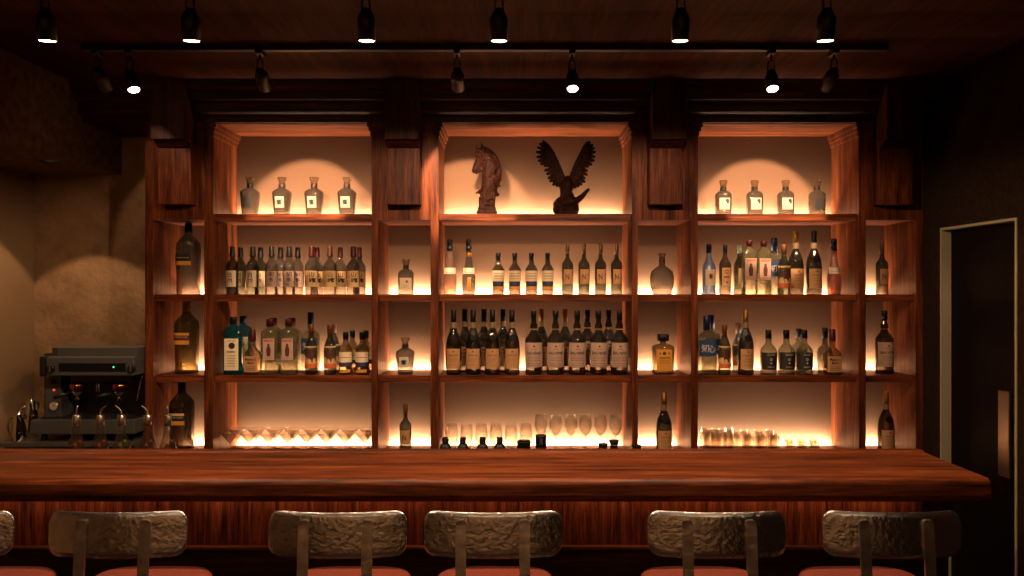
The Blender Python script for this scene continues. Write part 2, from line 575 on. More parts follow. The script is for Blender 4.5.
# ------------------------------------------------------------------ back counter, espresso machine
def counter():
    t = empty('steel_counter', (-2.3, 4.12, 0), label='grey steel counter in the corner carrying the espresso machine', cat='counter')
    m = MB().box(-.365, .335, -.235, .25, .875, .90, steel_d, bev=.004)
    m.build('counter_top', t)
    m = MB()
    m.box(-.355, .33, -.20, .25, .0, .875, steel_d)
    m.build('carcass', t)
    for x0, x1 in ((-.345, -.01), (.0, .32)):
        m = MB().box(x0, x1, -.215, -.201, .12, .855, steel_d, bev=.004)
        dd = m.build('door', t)
        MB().box(x0 + .04, x1 - .04, -.23, -.2155, .80, .815, silver, bev=.002).build('handle', dd)
counter()


def espresso():
    CZ = .90
    t = empty('espresso_machine', (-2.25, 4.1, CZ), label='grey two group espresso machine on the steel counter', cat='espresso machine')
    ox, oy, oz = -2.25, 4.1, CZ
    def L(px, py, y): return (X(px, y) - ox, y - oy, Z(py, y) - oz)
    y0 = 3.90
    xr = -1.965 - ox
    # drip tray base
    a = L(30, 420, y0); b = L(30, 434.5, y0)
    m = MB().box(a[0], xr, y0 - oy, .22, b[2], a[2], mach, bev=.006)
    m.build('drip_tray_base', t)
    m = MB()
    for i in range(22):
        xx = a[0] + .02 + i * (xr - a[0] - .04) / 21
        m.box(xx - .004, xx + .004, y0 - oy + .02, -.02, a[2] - .001, a[2] + .003, mach_d)
    m.build('drip_grate', t)
    for xx in (a[0] + .05, xr - .05):
        for yy in (y0 - oy + .04, .18):
            MB().lathe([(0, .018), (b[2] + .001, .014)], black, 16, (xx, yy)).build('foot', t)
    # back body
    z0 = a[2]
    zt = L(0, 357, y0)[2]
    MB().box(L(44, 0, 4.1)[0], xr - .005, .0, .22, z0, zt, mach_d, bev=.004).build('back_body', t)
    # left control column
    cx0, cx1 = L(45, 0, 3.98)[0], L(61, 0, 3.98)[0]
    cc = MB().box(cx0, cx1, -.12, 0.0, z0, L(0, 376, 3.98)[2], mach, bev=.003).build('control_column', t)
    yc = -.121
    def C(px, py): return (X(px, 3.979) - ox, Z(py, 3.979) - oz)
    x, z = C(54, 381.5)
    MB().box(x - .014, x + .014, yc - .006, yc, z - .012, z + .012, black, bev=.002).build('switch', cc)
    x, z = C(54, 390)
    MB().lathe([(0, .007), (.005, .006)], led_red, 16, mtx=Matrix.Translation((x, yc, z)) @ Matrix.Rotation(PI / 2, 4, 'X')).build('red_light', cc)
    x, z = C(54.5, 406)
    g = MB()
    M = Matrix.Translation((x, yc, z)) @ Matrix.Rotation(PI / 2, 4, 'X')
    g.lathe([(0, .024), (.008, .024), (.010, .021)], silver, 24, mtx=M)
    g.lathe([(.0101, .020), (.0103, .020)], paper_w, 24, mtx=M)
    g.box(x - .001, x + .010, yc - .012, yc - .0105, z - .001, z + .001, ink)
    g.box(x - .001, x + .001, yc - .012, yc - .0105, z - .001, z + .012, ink)
    g.build('pressure_gauge', cc)
    # head
    hx0 = L(40, 0, y0)[0]
    h1 = L(0, 376, y0)[2]
    hd = MB().box(hx0 + .03, xr, y0 - oy, .20, h1, zt, mach, bev=.006).build('head', t)
    MB().box(hx0, hx0 + .031, y0 - oy - .01, .20, h1 - .003, zt + .004, mach_d, bev=.008).build('side_cheek', hd)
    dx0, dz1 = L(59, 363, y0)[0], L(0, 363, y0)[2]
    dx1, dz0 = L(126, 0, y0)[0], L(0, 371.5, y0)[2]
    MB().box(dx0, dx1, y0 - oy - .004, y0 - oy + .002, dz0, dz1, black, bev=.003).build('display', hd)
    x, z = L(114, 0, y0)[0], L(0, 367, y0)[2]
    MB().lathe([(0, .0045), (.003, .004)], led_green, 12, mtx=Matrix.Translation((x, y0 - oy - .004, z)) @ Matrix.Rotation(PI / 2, 4, 'X')).build('green_light', hd)
    for px in (51.5, 132):
        x, z = L(px, 0, y0)[0], L(0, 368.5, y0)[2]
        k = MB().lathe([(0, .021), (.012, .020), (.014, .017)], mach_d, 20, mtx=Matrix.Translation((x, y0 - oy, z)) @ Matrix.Rotation(PI / 2, 4, 'X'))
        k.box(x - .003, x + .003, y0 - oy - .018, y0 - oy - .013, z - .017, z + .017, mach)
        k.build('knob', hd)
    # cup rail on the roof
    tx0, tx1 = L(50, 0, 3.95)[0], xr
    tz = L(0, 347.5, 3.97)[2]
    rr = MB()
    rr.prism([(tx0, -.13), (tx0 + .045, -.16), (tx1, -.16), (tx1, .04), (tx0, .04)], zt, tz, mach, 'Z')
    rr.build('cup_tray', t)
    bp = MB().box(L(64, 0, y0)[0], L(126, 0, y0)[0], -.14, 0.0, L(0, 383.5, y0)[2], h1, mach_d, bev=.004).build('group_cover', t)
    # groups with portafilters
    for px in (77.5, 119.5):
        yy = 3.93
        x = X(px, yy) - ox
        def zz(py): return Z(py, yy) - oz
        g = MB()
        g.lathe([(zz(391), .026), (zz(389), .034), (zz(386), .036), (zz(383.5), .036)], copper, 28, (x, yy - oy))
        gg = g.build('group_head', t)
        p = MB()
        p.lathe([(zz(396), .006), (zz(395), .018), (zz(392), .028), (zz(391.2), .030)], chrome, 24, (x, yy - oy))
        p.tube([(x, yy - oy, zz(396)), (x - .004, yy - oy, zz(398)), (x - .012, yy - oy, zz(400.5))], .005, chrome)
        p.tube([(x, yy - oy, zz(396)), (x + .004, yy - oy, zz(398)), (x + .012, yy - oy, zz(400.5))], .005, chrome)
        pf = p.build('portafilter', t)
        MB().tube([(x - .028, yy - oy, zz(392.5)), (x - .05, yy - oy - .03, zz(393.5)), (x - .085, yy - oy - .065, zz(396))], [.006, .010, .011], black, 12).build('handle', pf)
    tp = MB()
    for dx in (-.006, .006):
        x = X(98, 3.93) - ox + dx
        tp.tube([(x, 3.93 - oy, Z(383, 3.93) - oz), (x, 3.93 - oy, Z(392, 3.93) - oz)], .004, chrome)
    tp.build('water_spout', t)
    x = X(141, 3.92) - ox
    MB().tube([(x, 3.93 - oy, Z(376, 3.93) - oz), (x - .004, 3.92 - oy, Z(384, 3.92) - oz), (x - .012, 3.90 - oy, Z(401, 3.9) - oz)], .004, chrome).build('steam_wand', t)
espresso()


def pitcher(px, pyb, y, h, r, label, rz):
    t = empty('milk_pitcher', (X(px, y), y, .90), rz, label=label, cat='pitcher', group='steel pitchers beside the espresso machine')
    p = [(0, r * .9), (.004, r), (h * .45, r * .98), (h * .75, r * .78), (h * .93, r * .80), (h, r * .84)]
    MB().lathe(p, chrome, 28, cap1=False).build('body', t)
    MB().lathe([(h, r * .84), (h + .008, r * .6), (h + .016, r * .2), (h + .024, r * .2), (h + .03, r * .05)], chrome, 24).build('lid', t)
    pts = [(-r * .8, 0, h * .9), (-r * 1.45, 0, h * .85), (-r * 1.6, 0, h * .55), (-r * 1.3, 0, h * .25), (-r * .95, 0, h * .2)]
    MB().tube(pts, .005, chrome, 8).build('handle', t)
    MB().tube([(r * .6, 0, h * .82), (r * .85, 0, h * .95), (r * 1.02, 0, h * 1.0)], [.014, .010, .005], chrome, 10).build('spout', t)
pitcher(19, 0, 3.925, .135, .033, 'small chrome milk pitcher at the left end of the steel counter', .3)
pitcher(31.5, 0, 4.03, .185, .034, 'taller chrome pitcher standing against the espresso machine', .2)

# under-bar work station that carries the pouring bottles (hidden by the bar)
ws = empty('work_station', (-.6, 3.3, 0), label='low steel work station behind the bar top carrying pouring bottles', cat='work station')
MB().box(-1.75, 1.25, -.17, .17, .79, .82, steel_d, bev=.003).build('work_top', ws)
for sx in (-1.7, 1.2):
    for sy in (-.13, .13):
        MB().box(sx - .02, sx + .02, sy - .02, sy + .02, 0, .79, steel_d).build('leg', ws)

# ------------------------------------------------------------------ bottles
U = 4.15 / F                     # one photo pixel at the shelves, in metres


class Bottle:
    """Sections are (height, half width, half depth, squareness) in photo pixels."""
    def __init__(self, name, cat, body, gmat, cap, capmat, marks=(), bands=(), seal=None, body_n=2.0, capname='cap'):
        self.name, self.cat = name, cat
        self.secs = [(s[0] * U, s[1] * U, (s[2] if len(s) > 2 else s[1]) * U, (s[3] if len(s) > 3 else body_n)) for s in body]
        self.parts = []
        m = MB()
        m.loft([self.ring(s) for s in self.secs], gmat)
        self.parts.append(('glass_body', m.mesh('glass_body')))
        c = MB()
        cs = [(s[0] * U, s[1] * U, (s[2] if len(s) > 2 else s[1]) * U, (s[3] if len(s) > 3 else 2.0)) for s in cap]
        c.loft([self.ring(s) for s in cs], capmat)
        self.parts.append((capname, c.mesh(capname)))
        for bname, z0, z1, hw, bm in bands:
            b = MB()
            r0 = [self.ring((z * U, hw * U, hw * U, 2.0)) for z in (z0, z0 + .3, z1 - .3, z1)]
            b.loft(r0, bm)
            self.parts.append((bname, b.mesh(bname)))
        if marks:
            lb = MB()
            for k, e in enumerate(marks):
                self.mark(lb, e, .0009 + .0004 * k)
            self.parts.append(('label', lb.mesh('label')))
        if seal:
            hx, hz, hr, sm = seal
            s = MB()
            c0 = Vector((hx * U, self.surf(hx * U, hz * U) - .0006, hz * U))
            M = Matrix.Translation(c0) @ Matrix.Rotation(PI / 2 - .35, 4, 'X')
            s.lathe([(-.003, hr * U), (.002, hr * U), (.004, hr * U * .85)], sm, 20, mtx=M)
            self.parts.append(('seal', s.mesh('seal')))

    def ring(self, s, seg=28):
        z, rx, ry, n = s
        out = []
        for i in range(seg):
            a = 2 * PI * (i + .5) / seg
            c, sn = math.cos(a), math.sin(a)
            k = (abs(c) ** n + abs(sn) ** n) ** (-1 / n)
            out.append((rx * k * c, ry * k * sn, z))
        return out

    def at(self, z):
        s = self.secs
        if z <= s[0][0]: return s[0][1:]
        for a, b in zip(s, s[1:]):
            if z <= b[0]:
                t = (z - a[0]) / max(1e-9, b[0] - a[0])
                return tuple(a[i] + (b[i] - a[i]) * t for i in (1, 2, 3))
        return s[-1][1:]

    def surf(self, x, z):
        rx, ry, n = self.at(z)
        q = min(.985, abs(x) / rx)
        return -ry * (1 - q ** n) ** (1 / n)

    def mark(self, mb, e, off):
        kind = e[0]
        if kind == 'rect':
            _, x0, x1, z0, z1, mat = e
            nx = 14
            vs = []
            for z in (z0 * U, z1 * U):
                for i in range(nx + 1):
                    t = i / nx
                    x = (x0 + (x1 - x0) * t) * U
                    vs.append((x * (1 + off / .04), self.surf(x, z) - off, z))
            fs = [(i, i + 1, nx + 2 + i, nx + 1 + i) for i in range(nx)]
            mb.add(vs, fs, mat, True)
        elif kind == 'disc':
            _, xc, zc, r, mat = e
            vs = [(xc * U, self.surf(xc * U, zc * U) - off, zc * U)]
            for i in range(14):
                a = 2 * PI * i / 14
                x, z = (xc + r * math.cos(a)) * U, (zc + r * math.sin(a)) * U
                vs.append((x, self.surf(x, z) - off, z))
            mb.add(vs, [(0, i + 1, (i + 1) % 14 + 1) for i in range(14)], mat)
        elif kind == 'poly':
            _, pts, mat = e
            vs = [(x * U, self.surf(x * U, z * U) - off, z * U) for x, z in pts]
            mb.add(vs, [tuple(range(len(vs)))], mat)
        elif kind == 'text':
            _, body, xc, zc, h, wd, mat = e      # wd: width in px or None
            vs, fs, asp = text_geo(body)
            sx = (wd / asp if wd else h) * U
            out = []
            for u, v in vs:
                x, z = xc * U + u * sx, zc * U + v * h * U
                out.append((x, self.surf(x, z) - off - .0012, z))
            mb.add(out, fs, mat)

    def place(self, px, y, z, label, group=None, rz=0.0):
        t = empty(self.name, (X(px, y), y, z), rz, label=label, cat=self.cat, group=group)
        for nme, me in self.parts:
            o = bpy.data.objects.new(nme, me)
            COL.objects.link(o)
            o.parent = t
        return t


def col(txt, xc, ztop, h, step, mat):
    return [('text', ch, xc, ztop - i * step, h, None, mat) for i, ch in enumerate(txt)]


def lines(x0, x1, zs, mat, t=.35):
    return [('rect', x0, x1, z, z + t, mat) for z in zs]


RB = [(0, 5.4), (.5, 5.9), (27, 6.1), (29, 5.9), (31.5, 4.9), (34, 3.0), (36, 2.3), (38, 2.2)]
RC = [(37.4, 3.2), (38.2, 3.2), (40.5, 2.6), (47.3, 2.4), (47.6, 2.2)]
hak = Bottle('whisky_bottle', 'bottle', RB, g_green, RC, black, [('rect', -5.3, 5.3, 7.5, 23.5, paper)] + col('白州', .2, 19.6, 5, 5.6, ink) + lines(-4.4, -1, [10], ink_b))
chi = Bottle('whisky_bottle', 'bottle', RB, g_grey, RC, black, [('rect', -5.6, 5.6, 7.5, 23.2, paper_p)] + col('知多', 1.4, 19.8, 5, 5.4, ink) +
             [('poly', [(-2.6, 11), (-.6, 9.4), (2, 9.2), (4.4, 11.4), (4.6, 12.6), (2, 10.4), (-.4, 10.5)], ink)])
yam = Bottle('whisky_bottle', 'bottle', [(0, 5.8), (.5, 6.3), (27, 6.5), (29, 6.2), (31.5, 5), (34, 3.0), (36, 2.3), (38, 2.2)], g_grey, RC, redwax,
             [('rect', -6.1, 6.1, 7.5, 23.2, paper_y)] + col('山崎', 1.6, 19.6, 5, 5.6, ink) + [('disc', 4.3, 14, 2.1, ink)] + lines(-5, -1.4, [18, 16, 13, 11], ink_b))
hib = Bottle('decanter', 'decanter', [(0, 6.6), (.6, 7.3), (3, 7.5), (20, 9.0), (22.5, 9.2), (24, 8.6), (26.5, 5.5), (27.3, 3.2), (32, 3.0)], g_grey,
             [(31.8, 2.9), (34, 3), (36.5, 4.3), (38, 4.6), (38.4, 4.2)], g_stop,
             [('rect', -4.6, 4.2, 7.5, 18.5, paper_w), ('text', '響', -.2, 13, 5.2, None, ink)], [('neck_band', 27.8, 31.8, 3.35, darkbrown)], body_n=2.7, capname='stopper')
hib_d = Bottle('decanter', 'decanter', [(0, 6.6), (.6, 7.3), (3, 7.5), (20, 9.0), (22.5, 9.2), (24, 8.6), (26.5, 5.5), (27.3, 3.2), (32, 3.0)], g_grey,
               [(31.8, 2.9), (34, 3), (36.5, 4.3), (38, 4.6), (38.4, 4.2)], g_stop,
               [('rect', -4.6, 4.2, 7.5, 18.5, paper_d)], [('neck_band', 27.8, 31.8, 3.35, black)], body_n=2.7, capname='stopper')
SQ = [(0, 6.9, 4.8), (.6, 7.4, 5.2), (20, 7.6, 5.3), (22, 7.2, 5.0), (24, 5.4, 4.2), (25, 2.8, 2.8), (29, 2.7, 2.7)]
SQC = [(28.8, 2.9), (32.8, 3.6), (33.4, 4), (35, 4), (35.3, 3.6)]
sqd = Bottle('decanter', 'decanter', SQ, g_grey, SQC, g_stop, [('rect', -5, 5, 6, 17.5, paper_w), ('disc', 2.6, 14.8, 1.8, ink), ('disc', 3.2, 12.9, 1.2, ink)] + lines(-3.5, .5, [8.5, 10], ink_b),
             [('neck_band', 25.4, 28.6, 3.1, black)], body_n=5, capname='stopper')
sqdd = Bottle('decanter', 'decanter', SQ, g_grey, SQC, g_stop, [('rect', -3.8, 5, 6, 17.5, paper_d)], [('neck_band', 25.4, 28.6, 3.1, black)], body_n=5, capname='stopper')
sqr = Bottle('decanter', 'decanter', SQ, g_grey, SQC, g_stop, [('rect', -5.4, 6.2, 5, 16.5, paper), ('disc', 1.6, 12.8, 1.4, ink_r)] + lines(-3.5, 1.5, [7, 9], ink_b),
             [('neck_band', 25.4, 28.6, 2.9, black)], body_n=5, capname='stopper')
liq_b = [(0, 5.4), (.5, 6), (8, 6.6), (18.5, 6.7), (19.5, 6.0), (24, 5.2), (31, 3.7), (38, 2.9), (43.5, 2.6)]
liq_c = [(43.2, 3), (48.3, 3), (48.4, 2.3), (49.2, 2.3), (49.3, 2.9), (55, 2.7), (55.4, 2.4)]
liq = Bottle('liqueur_bottle', 'bottle', liq_b, glass('rose_clear_glass', (0.82, 0.66, 0.58), body=0.16, body_rgb=(170, 140, 120)), liq_c, black,
             [('rect', -5.5, 5.5, 20.5, 26.5, paper_w), ('rect', -4.2, 4.2, 21.6, 21.9, ink_b)])
liq2 = Bottle('liqueur_bottle', 'bottle', liq_b, g_grey, liq_c, black, [('rect', -5.5, 5.5, 20.5, 26.5, paper_w), ('rect', -4.2, 4.2, 21.6, 21.9, ink_b), ('rect', -1, 2.4, 3, 17, gold_l)],
              [('neck_emblem', 38, 41.5, 3.0, gold)])
liq_p = Bottle('liqueur_bottle', 'bottle', liq_b, g_pink, liq_c, black, [('rect', -5.5, 5.5, 20.5, 27, paper_w), ('rect', -4.2, 4.2, 22.6, 22.9, ink_b)])
blu = Bottle('whisky_bottle', 'bottle', [(0, 5.2), (.5, 5.7), (22, 5.9), (22.5, 6.4), (24.5, 6.4), (28, 4.6), (30.5, 2.6), (34.5, 2.4)], g_brown,
             [(34.2, 2.7), (41.2, 2.6), (41.6, 2.3)], black,
             [('rect', -5.9, 5.9, 13, 23.6, paper), ('rect', -5.3, 5.3, 8.2, 12.8, blue_l), ('rect', -4.4, 4.4, 4.8, 7.8, gold_l), ('text', 'GLENLIVET', 0, 18.2, 1.5, 9, ink_b)] + lines(-4, 4, [15.4, 20.5], ink_b))
enn = Bottle('wine_bottle', 'bottle', [(0, 5.2), (.5, 5.7), (29.5, 5.8), (31.5, 5.3), (35, 2.8), (37.5, 2.1), (41, 1.9)], g_green,
             [(40.7, 2.3), (46, 2.2), (50.6, 2.0), (51, 1.8)], plain('old_gold_foil', (96, 62, 26), 0.4, metal=0.4),
             [('rect', -3.9, 4.6, 10.5, 25, paper_t), ('text', 'N', -.6, 17.5, 5.4, 3.4, ink), ('poly', [(-2.5, 14.6), (3, 20.6), (3.4, 20.2), (-2.1, 14.1)], ink)])
COG = [(0, 6.9), (.5, 7.5), (22, 7.8), (31, 7.4), (36, 6.4), (41, 4.5), (45, 2.8), (48.5, 2.5), (49, 2.8), (51.5, 2.6)]
COGC = [(51.2, 2.9), (57, 2.7), (63.2, 2.6), (63.6, 2.3)]
neck_t = plain('tan_clear_neck', (112, 90, 62), 0.6)  # tan seen through the clear glass neck, put into an opaque colour
seal_m = plain('dark_wax_seal', (14, 8, 6), 0.6, spec=0.1)
cmarks = [('rect', -6.3, 6.3, 6, 25.5, paper_t), ('text', 'R.MARTIN', 0, 19.2, 1.5, 9, ink_b), ('disc', .2, 22.8, .9, ink_b)] + lines(-3.5, 3.5, [15.5, 13.6, 9.5], ink_b, .25)
cog = Bottle('cognac_bottle', 'bottle', COG, g_dark, COGC, black, cmarks, [('clear_neck', 45.6, 51.3, 2.95, neck_t)], seal=(.2, 36, 3.2, seal_m))
cog_g = Bottle('cognac_bottle', 'bottle', COG, g_dark, COGC, gold, cmarks, [('clear_neck', 45.6, 51.3, 2.95, neck_t)], seal=(.2, 36, 3.2, seal_m))
tal = Bottle('whisky_bottle', 'bottle', [(0, 7.8), (.5, 8.5), (33, 8.6), (35.5, 8), (39, 5.6), (41.5, 3.7), (44, 3.0), (46, 3.6), (48.5, 3.6), (51, 2.6), (55, 2.4)], g_dark,
             [(54.2, 2.9), (62.4, 2.8), (62.8, 2.5)], black,
             [('rect', -8.0, 8.0, 7.5, 31.5, paper_p), ('text', 'BALVENIE', 0, 21.4, 2.8, 13.6, ink), ('disc', 0, 28, 1.0, maroon), ('rect', -2.4, 2.4, 25, 25.4, ink_b)] +
             lines(-6, 6, [17.5, 15.8, 14, 11, 9], ink_b, .3), [('neck_ring', 43.8, 45, 3.25, gold)])
gin_b = [(0, 8.2, 5.2), (.5, 8.8, 5.6), (40, 9, 5.7), (43.5, 8.4, 5.2), (46.5, 5.2, 4), (47.5, 2.9, 2.9), (50, 2.8, 2.8)]
bom = Bottle('gin_bottle', 'bottle', gin_b, g_blue, [(49.6, 3.4), (56.3, 3.4), (56.8, 3.1)], black,
             [('rect', -7, 6.6, 4.5, 35.5, paper), ('disc', .4, 28.5, 3.2, ink), ('text', 'BOMBAY', .2, 22.6, 1.8, 8.4, ink), ('text', 'DRY GIN', .2, 33.2, 1.2, 7, ink_b)] + lines(-3.5, 3.8, [18.5, 16, 13.5, 11, 8.5], ink_b, .4), body_n=4)
bee_b = [(0, 6.4, 4.6), (.5, 6.9, 5), (40, 7.1, 5.1), (42.5, 6.4, 4.7), (45, 3.6, 3.6), (46, 2.7, 2.7), (47.5, 2.6, 2.6)]
bee_marks = [('rect', -5.2, 5.6, 14.5, 35.5, paper_p), ('text', 'BEEFEATER', .2, 33.4, 2.0, 9.4, ink_r),
             ('poly', [(-1.5, 18), (1.7, 18), (2.4, 24.5), (1.3, 28), (-1.1, 28), (-2.2, 24.5)], maroon), ('disc', .1, 29.2, 1.3, maroon), ('rect', -4, 4.4, 16, 16.4, ink_r)]
bee = Bottle('gin_bottle', 'bottle', bee_b, g_clear, [(47.2, 3.0), (53, 2.9), (53.4, 2.6)], redwax, bee_marks, body_n=4.5)
bee_wide = Bottle('gin_bottle', 'bottle', [(s[0], s[1] * 1.22, s[2] * 1.1) if s[0] < 44 else s for s in bee_b], g_clear, [(47.2, 3.7), (54.2, 3.5), (54.6, 3.2)], redwax, [tuple(e) for e in bee_marks], body_n=4.5)
mak = Bottle('bourbon_bottle', 'bottle', [(0, 7.2, 5.2), (.5, 7.8, 5.6), (19, 8.2, 5.8), (22, 7.4, 5.3), (25, 4.2, 3.8), (27, 2.6, 2.6), (34, 2.4, 2.4)], g_amber,
             [(33, 2.9), (35, 3.1), (44, 2.8), (44.6, 2.4)], redwax,
             [('rect', -6.6, 6.6, 3, 18.5, paper_t), ('text', "Maker's", 0, 15.4, 2.8, 10.4, ink), ('text', 'Mark', .4, 12, 2.6, 6.6, ink)] + lines(-4.5, 4.5, [8, 6.4, 4.8], ink_b, .4), body_n=4)
mak_c = Bottle('bourbon_bottle', 'bottle', [(0, 6.2, 5), (.5, 6.8, 5.4), (20, 7.2, 5.6), (24, 6.0, 5), (27, 3, 3), (29, 2.4, 2.4), (36, 2.3, 2.3)], g_grey,
               [(34.4, 2.9), (44.5, 2.7), (45, 2.4)], black, [('rect', -5, 5, 5, 18, paper_t)], body_n=3)
rum = Bottle('rum_bottle', 'bottle', [(0, 5.6), (.5, 6.1), (25, 6.2), (28, 5.8), (33, 4.2), (36.5, 2.7), (39.5, 2.4)], g_green, [(39, 2.7), (48.5, 2.6), (49, 2.3)], orange_cap,
             [('rect', -5.8, 5.8, 6.5, 28, paper_y), ('rect', -5.8, 5.8, 6.5, 11, orange_l), ('poly', [(-1.6, 12), (2.6, 12), (3.2, 16), (1.8, 21), (3, 24), (.4, 25.6), (-1.8, 23), (-1, 18), (-2.6, 15)], maroon),
              ('poly', [(-3.8, 18), (-2.2, 19), (-2.8, 24), (-4, 22)], ink_b)])
smw = Bottle('whisky_bottle', 'bottle', [(0, 6.0), (.5, 6.5), (24, 6.7), (26, 6.2), (30, 3.6), (31.5, 2.6), (35, 2.4)], g_amber, [(34.5, 2.9), (41.5, 2.8), (42, 2.5)], black,
             [('rect', -6.2, 6.2, 12.5, 22.5, paper), ('rect', -6.1, 6.1, 8, 12.3, blue_l), ('rect', -4.8, 4.8, 17, 17.5, ink_b), ('rect', -5, 5, 2.5, 5.5, gold_l)])
bul = Bottle('whisky_bottle', 'bottle', [(0, 7.2), (.5, 7.8), (22, 8.0), (25, 7.4), (29, 4.4), (30.5, 3.0), (36, 2.7)], g_clear, [(35.4, 3.2), (43.4, 2.8), (43.8, 2.5)], black,
             [('rect', -7.5, 7.5, 5, 22, paper_d), ('text', 'CLAN', 0, 19.8, 1.7, 7, ink_g), ('disc', 0, 15.2, 1.3, ink_g), ('disc', 0, 15.2, .7, paper_d), ('disc', 0, 11.6, .9, ink_g), ('text', 'RESERVE', 0, 7.8, 1.2, 6.5, ink_g)])
cho_b = [(0, 8.4, 5), (.5, 9, 5.4), (35, 9.2, 5.5), (38.5, 8.4, 5), (41, 4.6, 3.8), (42, 3.1, 3.1), (44, 3, 3)]
cho_marks = [('rect', -8.2, 8.2, 18, 34, blue_m), ('text', '知', -3, 26, 8, None, ink_g), ('text', '心', 3.6, 25.4, 7, None, ink_g)]
cho = Bottle('spirit_bottle', 'bottle', cho_b, g_clear, [(43.5, 3.7), (57, 3.3), (57.5, 3)], bluecap, cho_marks, body_n=4)
cho2 = Bottle('spirit_bottle', 'bottle', cho_b, g_clear, [(43.5, 3.3), (60, 3.0), (60.5, 2.7)], black, cho_marks, body_n=4)
frost = Bottle('liqueur_bottle', 'bottle', [(0, 7.0), (1, 7.2), (2.5, 6.5), (27, 6.6), (30, 5.6), (34, 3.4), (38, 2.5), (42, 2.3)], g_frost, [(41.4, 2.8), (50, 2.6), (50.5, 2.3)], black,
               [('rect', -4.6, 5, 9, 25, paper), ('disc', .2, 18, 3, orange_l), ('disc', .2, 18, 1.8, maroon)])
rumb = Bottle('rum_bottle', 'bottle', [(0, 5.4), (.5, 5.8), (29, 5.9), (32, 5.2), (36, 3), (39, 2.1), (42, 2)], g_brown, [(41.4, 2.4), (49.5, 2.2), (50, 2)], black,
              [('rect', -4, 4.2, 8.5, 26.5, paper_y), ('disc', 0, 22.5, 2.1, ink_r), ('disc', 0, 22.5, 1.1, paper_y), ('rect', -2.6, 2.8, 16.5, 18.2, ink_r), ('disc', .3, 12, 1.1, ink_b)])
rumg = Bottle('rum_bottle', 'bottle', [(0, 5.4), (.5, 5.9), (29, 6.0), (32, 5.2), (36, 3), (39, 2.1), (42, 2)], g_green, [(41.4, 2.4), (49.3, 2.2), (49.8, 2)], greencap,
              [('rect', -2.6, 5.2, 10, 26, paper_y), ('disc', 1.4, 22, 1.6, ink_g), ('poly', [(-1.6, 11), (4.6, 11), (4, 15), (0, 16)], greencap)], [('neck_band', 39.4, 41.3, 2.3, black)])
jw_b = [(0, 9.6, 8.4), (.6, 10.2, 9), (46, 11, 9.6), (51, 10.4, 9), (56, 6.6, 6), (59, 3.8, 3.8), (62, 3.3, 3.3)]
def jw(gm, cm, a, b, c, s=1.0):
    bd = [(z * s, x, y) for z, x, y in jw_b]
    return Bottle('whisky_bottle', 'bottle', bd, gm, [(61.5 * s, 3.8), (71 * s, 3.4), (71.4 * s, 3.1)], cm,
                  [('rect', -10, 6, 38 * s, 40.5 * s, a), ('rect', -10, 6, 33 * s, 38 * s, b), ('rect', -10, 6, 29 * s, 33 * s, c), ('text', 'JOHNNIE WALKER', -2, 36.2 * s, 1.3, 14, paper_w)], body_n=3.4)
jw1 = jw(g_grey, black, paper_d, paper_d, gold_l)
jw2 = jw(glass('olive_glass', (0.42, 0.38, 0.24), body=0.12, body_rgb=(84, 74, 44)), gold, gold_l, maroon, gold_l)
jw3 = jw(g_dark, black, paper_y, paper_d, gold_l)
flask = Bottle('decanter', 'decanter', [(0, 8.2, 4.5), (.6, 9, 5), (8, 11.5, 5.8), (17, 12, 6), (23, 10.6, 5.4), (26.5, 6.5, 4.2), (28.5, 3.2, 3), (33, 2.6, 2.6), (37, 2.8, 2.8)], g_grey,
               [(36.8, 2.6), (38.5, 3.4), (40.5, 3.8), (41, 3.4)], g_stop, [], [('neck_band', 31, 35.5, 2.95, darkbrown)], body_n=2.3, capname='stopper')
ama = Bottle('liqueur_bottle', 'bottle', [(0, 9.6, 6.4), (.5, 10.2, 7), (25, 10.4, 7.1), (27.5, 10, 6.8), (29, 7, 5), (29.6, 2.8, 2.8), (33, 2.6, 2.6)], g_amber,
             [(32.6, 5, 5, 5), (33, 5.4, 5.4, 5), (38.8, 5.4, 5.4, 5), (39.2, 5, 5, 5)], black,
             [('rect', -7.4, 7.4, 3.5, 24.5, gold_l), ('disc', 0, 20.6, 1.7, maroon), ('disc', -4.2, 20.6, .9, maroon), ('disc', 4.6, 20.6, .9, maroon), ('text', 'AMARETTO', 0, 16.4, 1.6, 10, maroon)] + lines(-4.5, 4.5, [13.2, 11.2], ink_b, .3), body_n=6)

FRONT, BACK = 4.12, 4.225
S1, S2, S3, S4 = SZ
ORD = ['first', 'second', 'third', 'fourth', 'fifth', 'sixth', 'seventh', 'eighth', 'ninth']
# --- top shelf
for i, px in enumerate((250, 282, 314, 347)):
    w_ = ['leftmost, with its label turned dark', 'second from the left', 'third from the left', 'rightmost, nearest the wooden post'][i]
    (hib_d if i == 0 else hib).place(px, 4.15, S1, 'faceted glass decanter on the top left shelf, ' + w_, 'faceted decanters on the top left shelf')
for i, px in enumerate((723.3, 754.6, 785.6, 817)):
    w_ = ['leftmost of four', 'second from the left', 'third from the left', 'rightmost, with a dark label'][i]
    (sqdd if i == 3 else sqd).place(px, 4.15, S1, 'square glass decanter on the top right shelf, ' + w_, 'square decanters on the top right shelf')
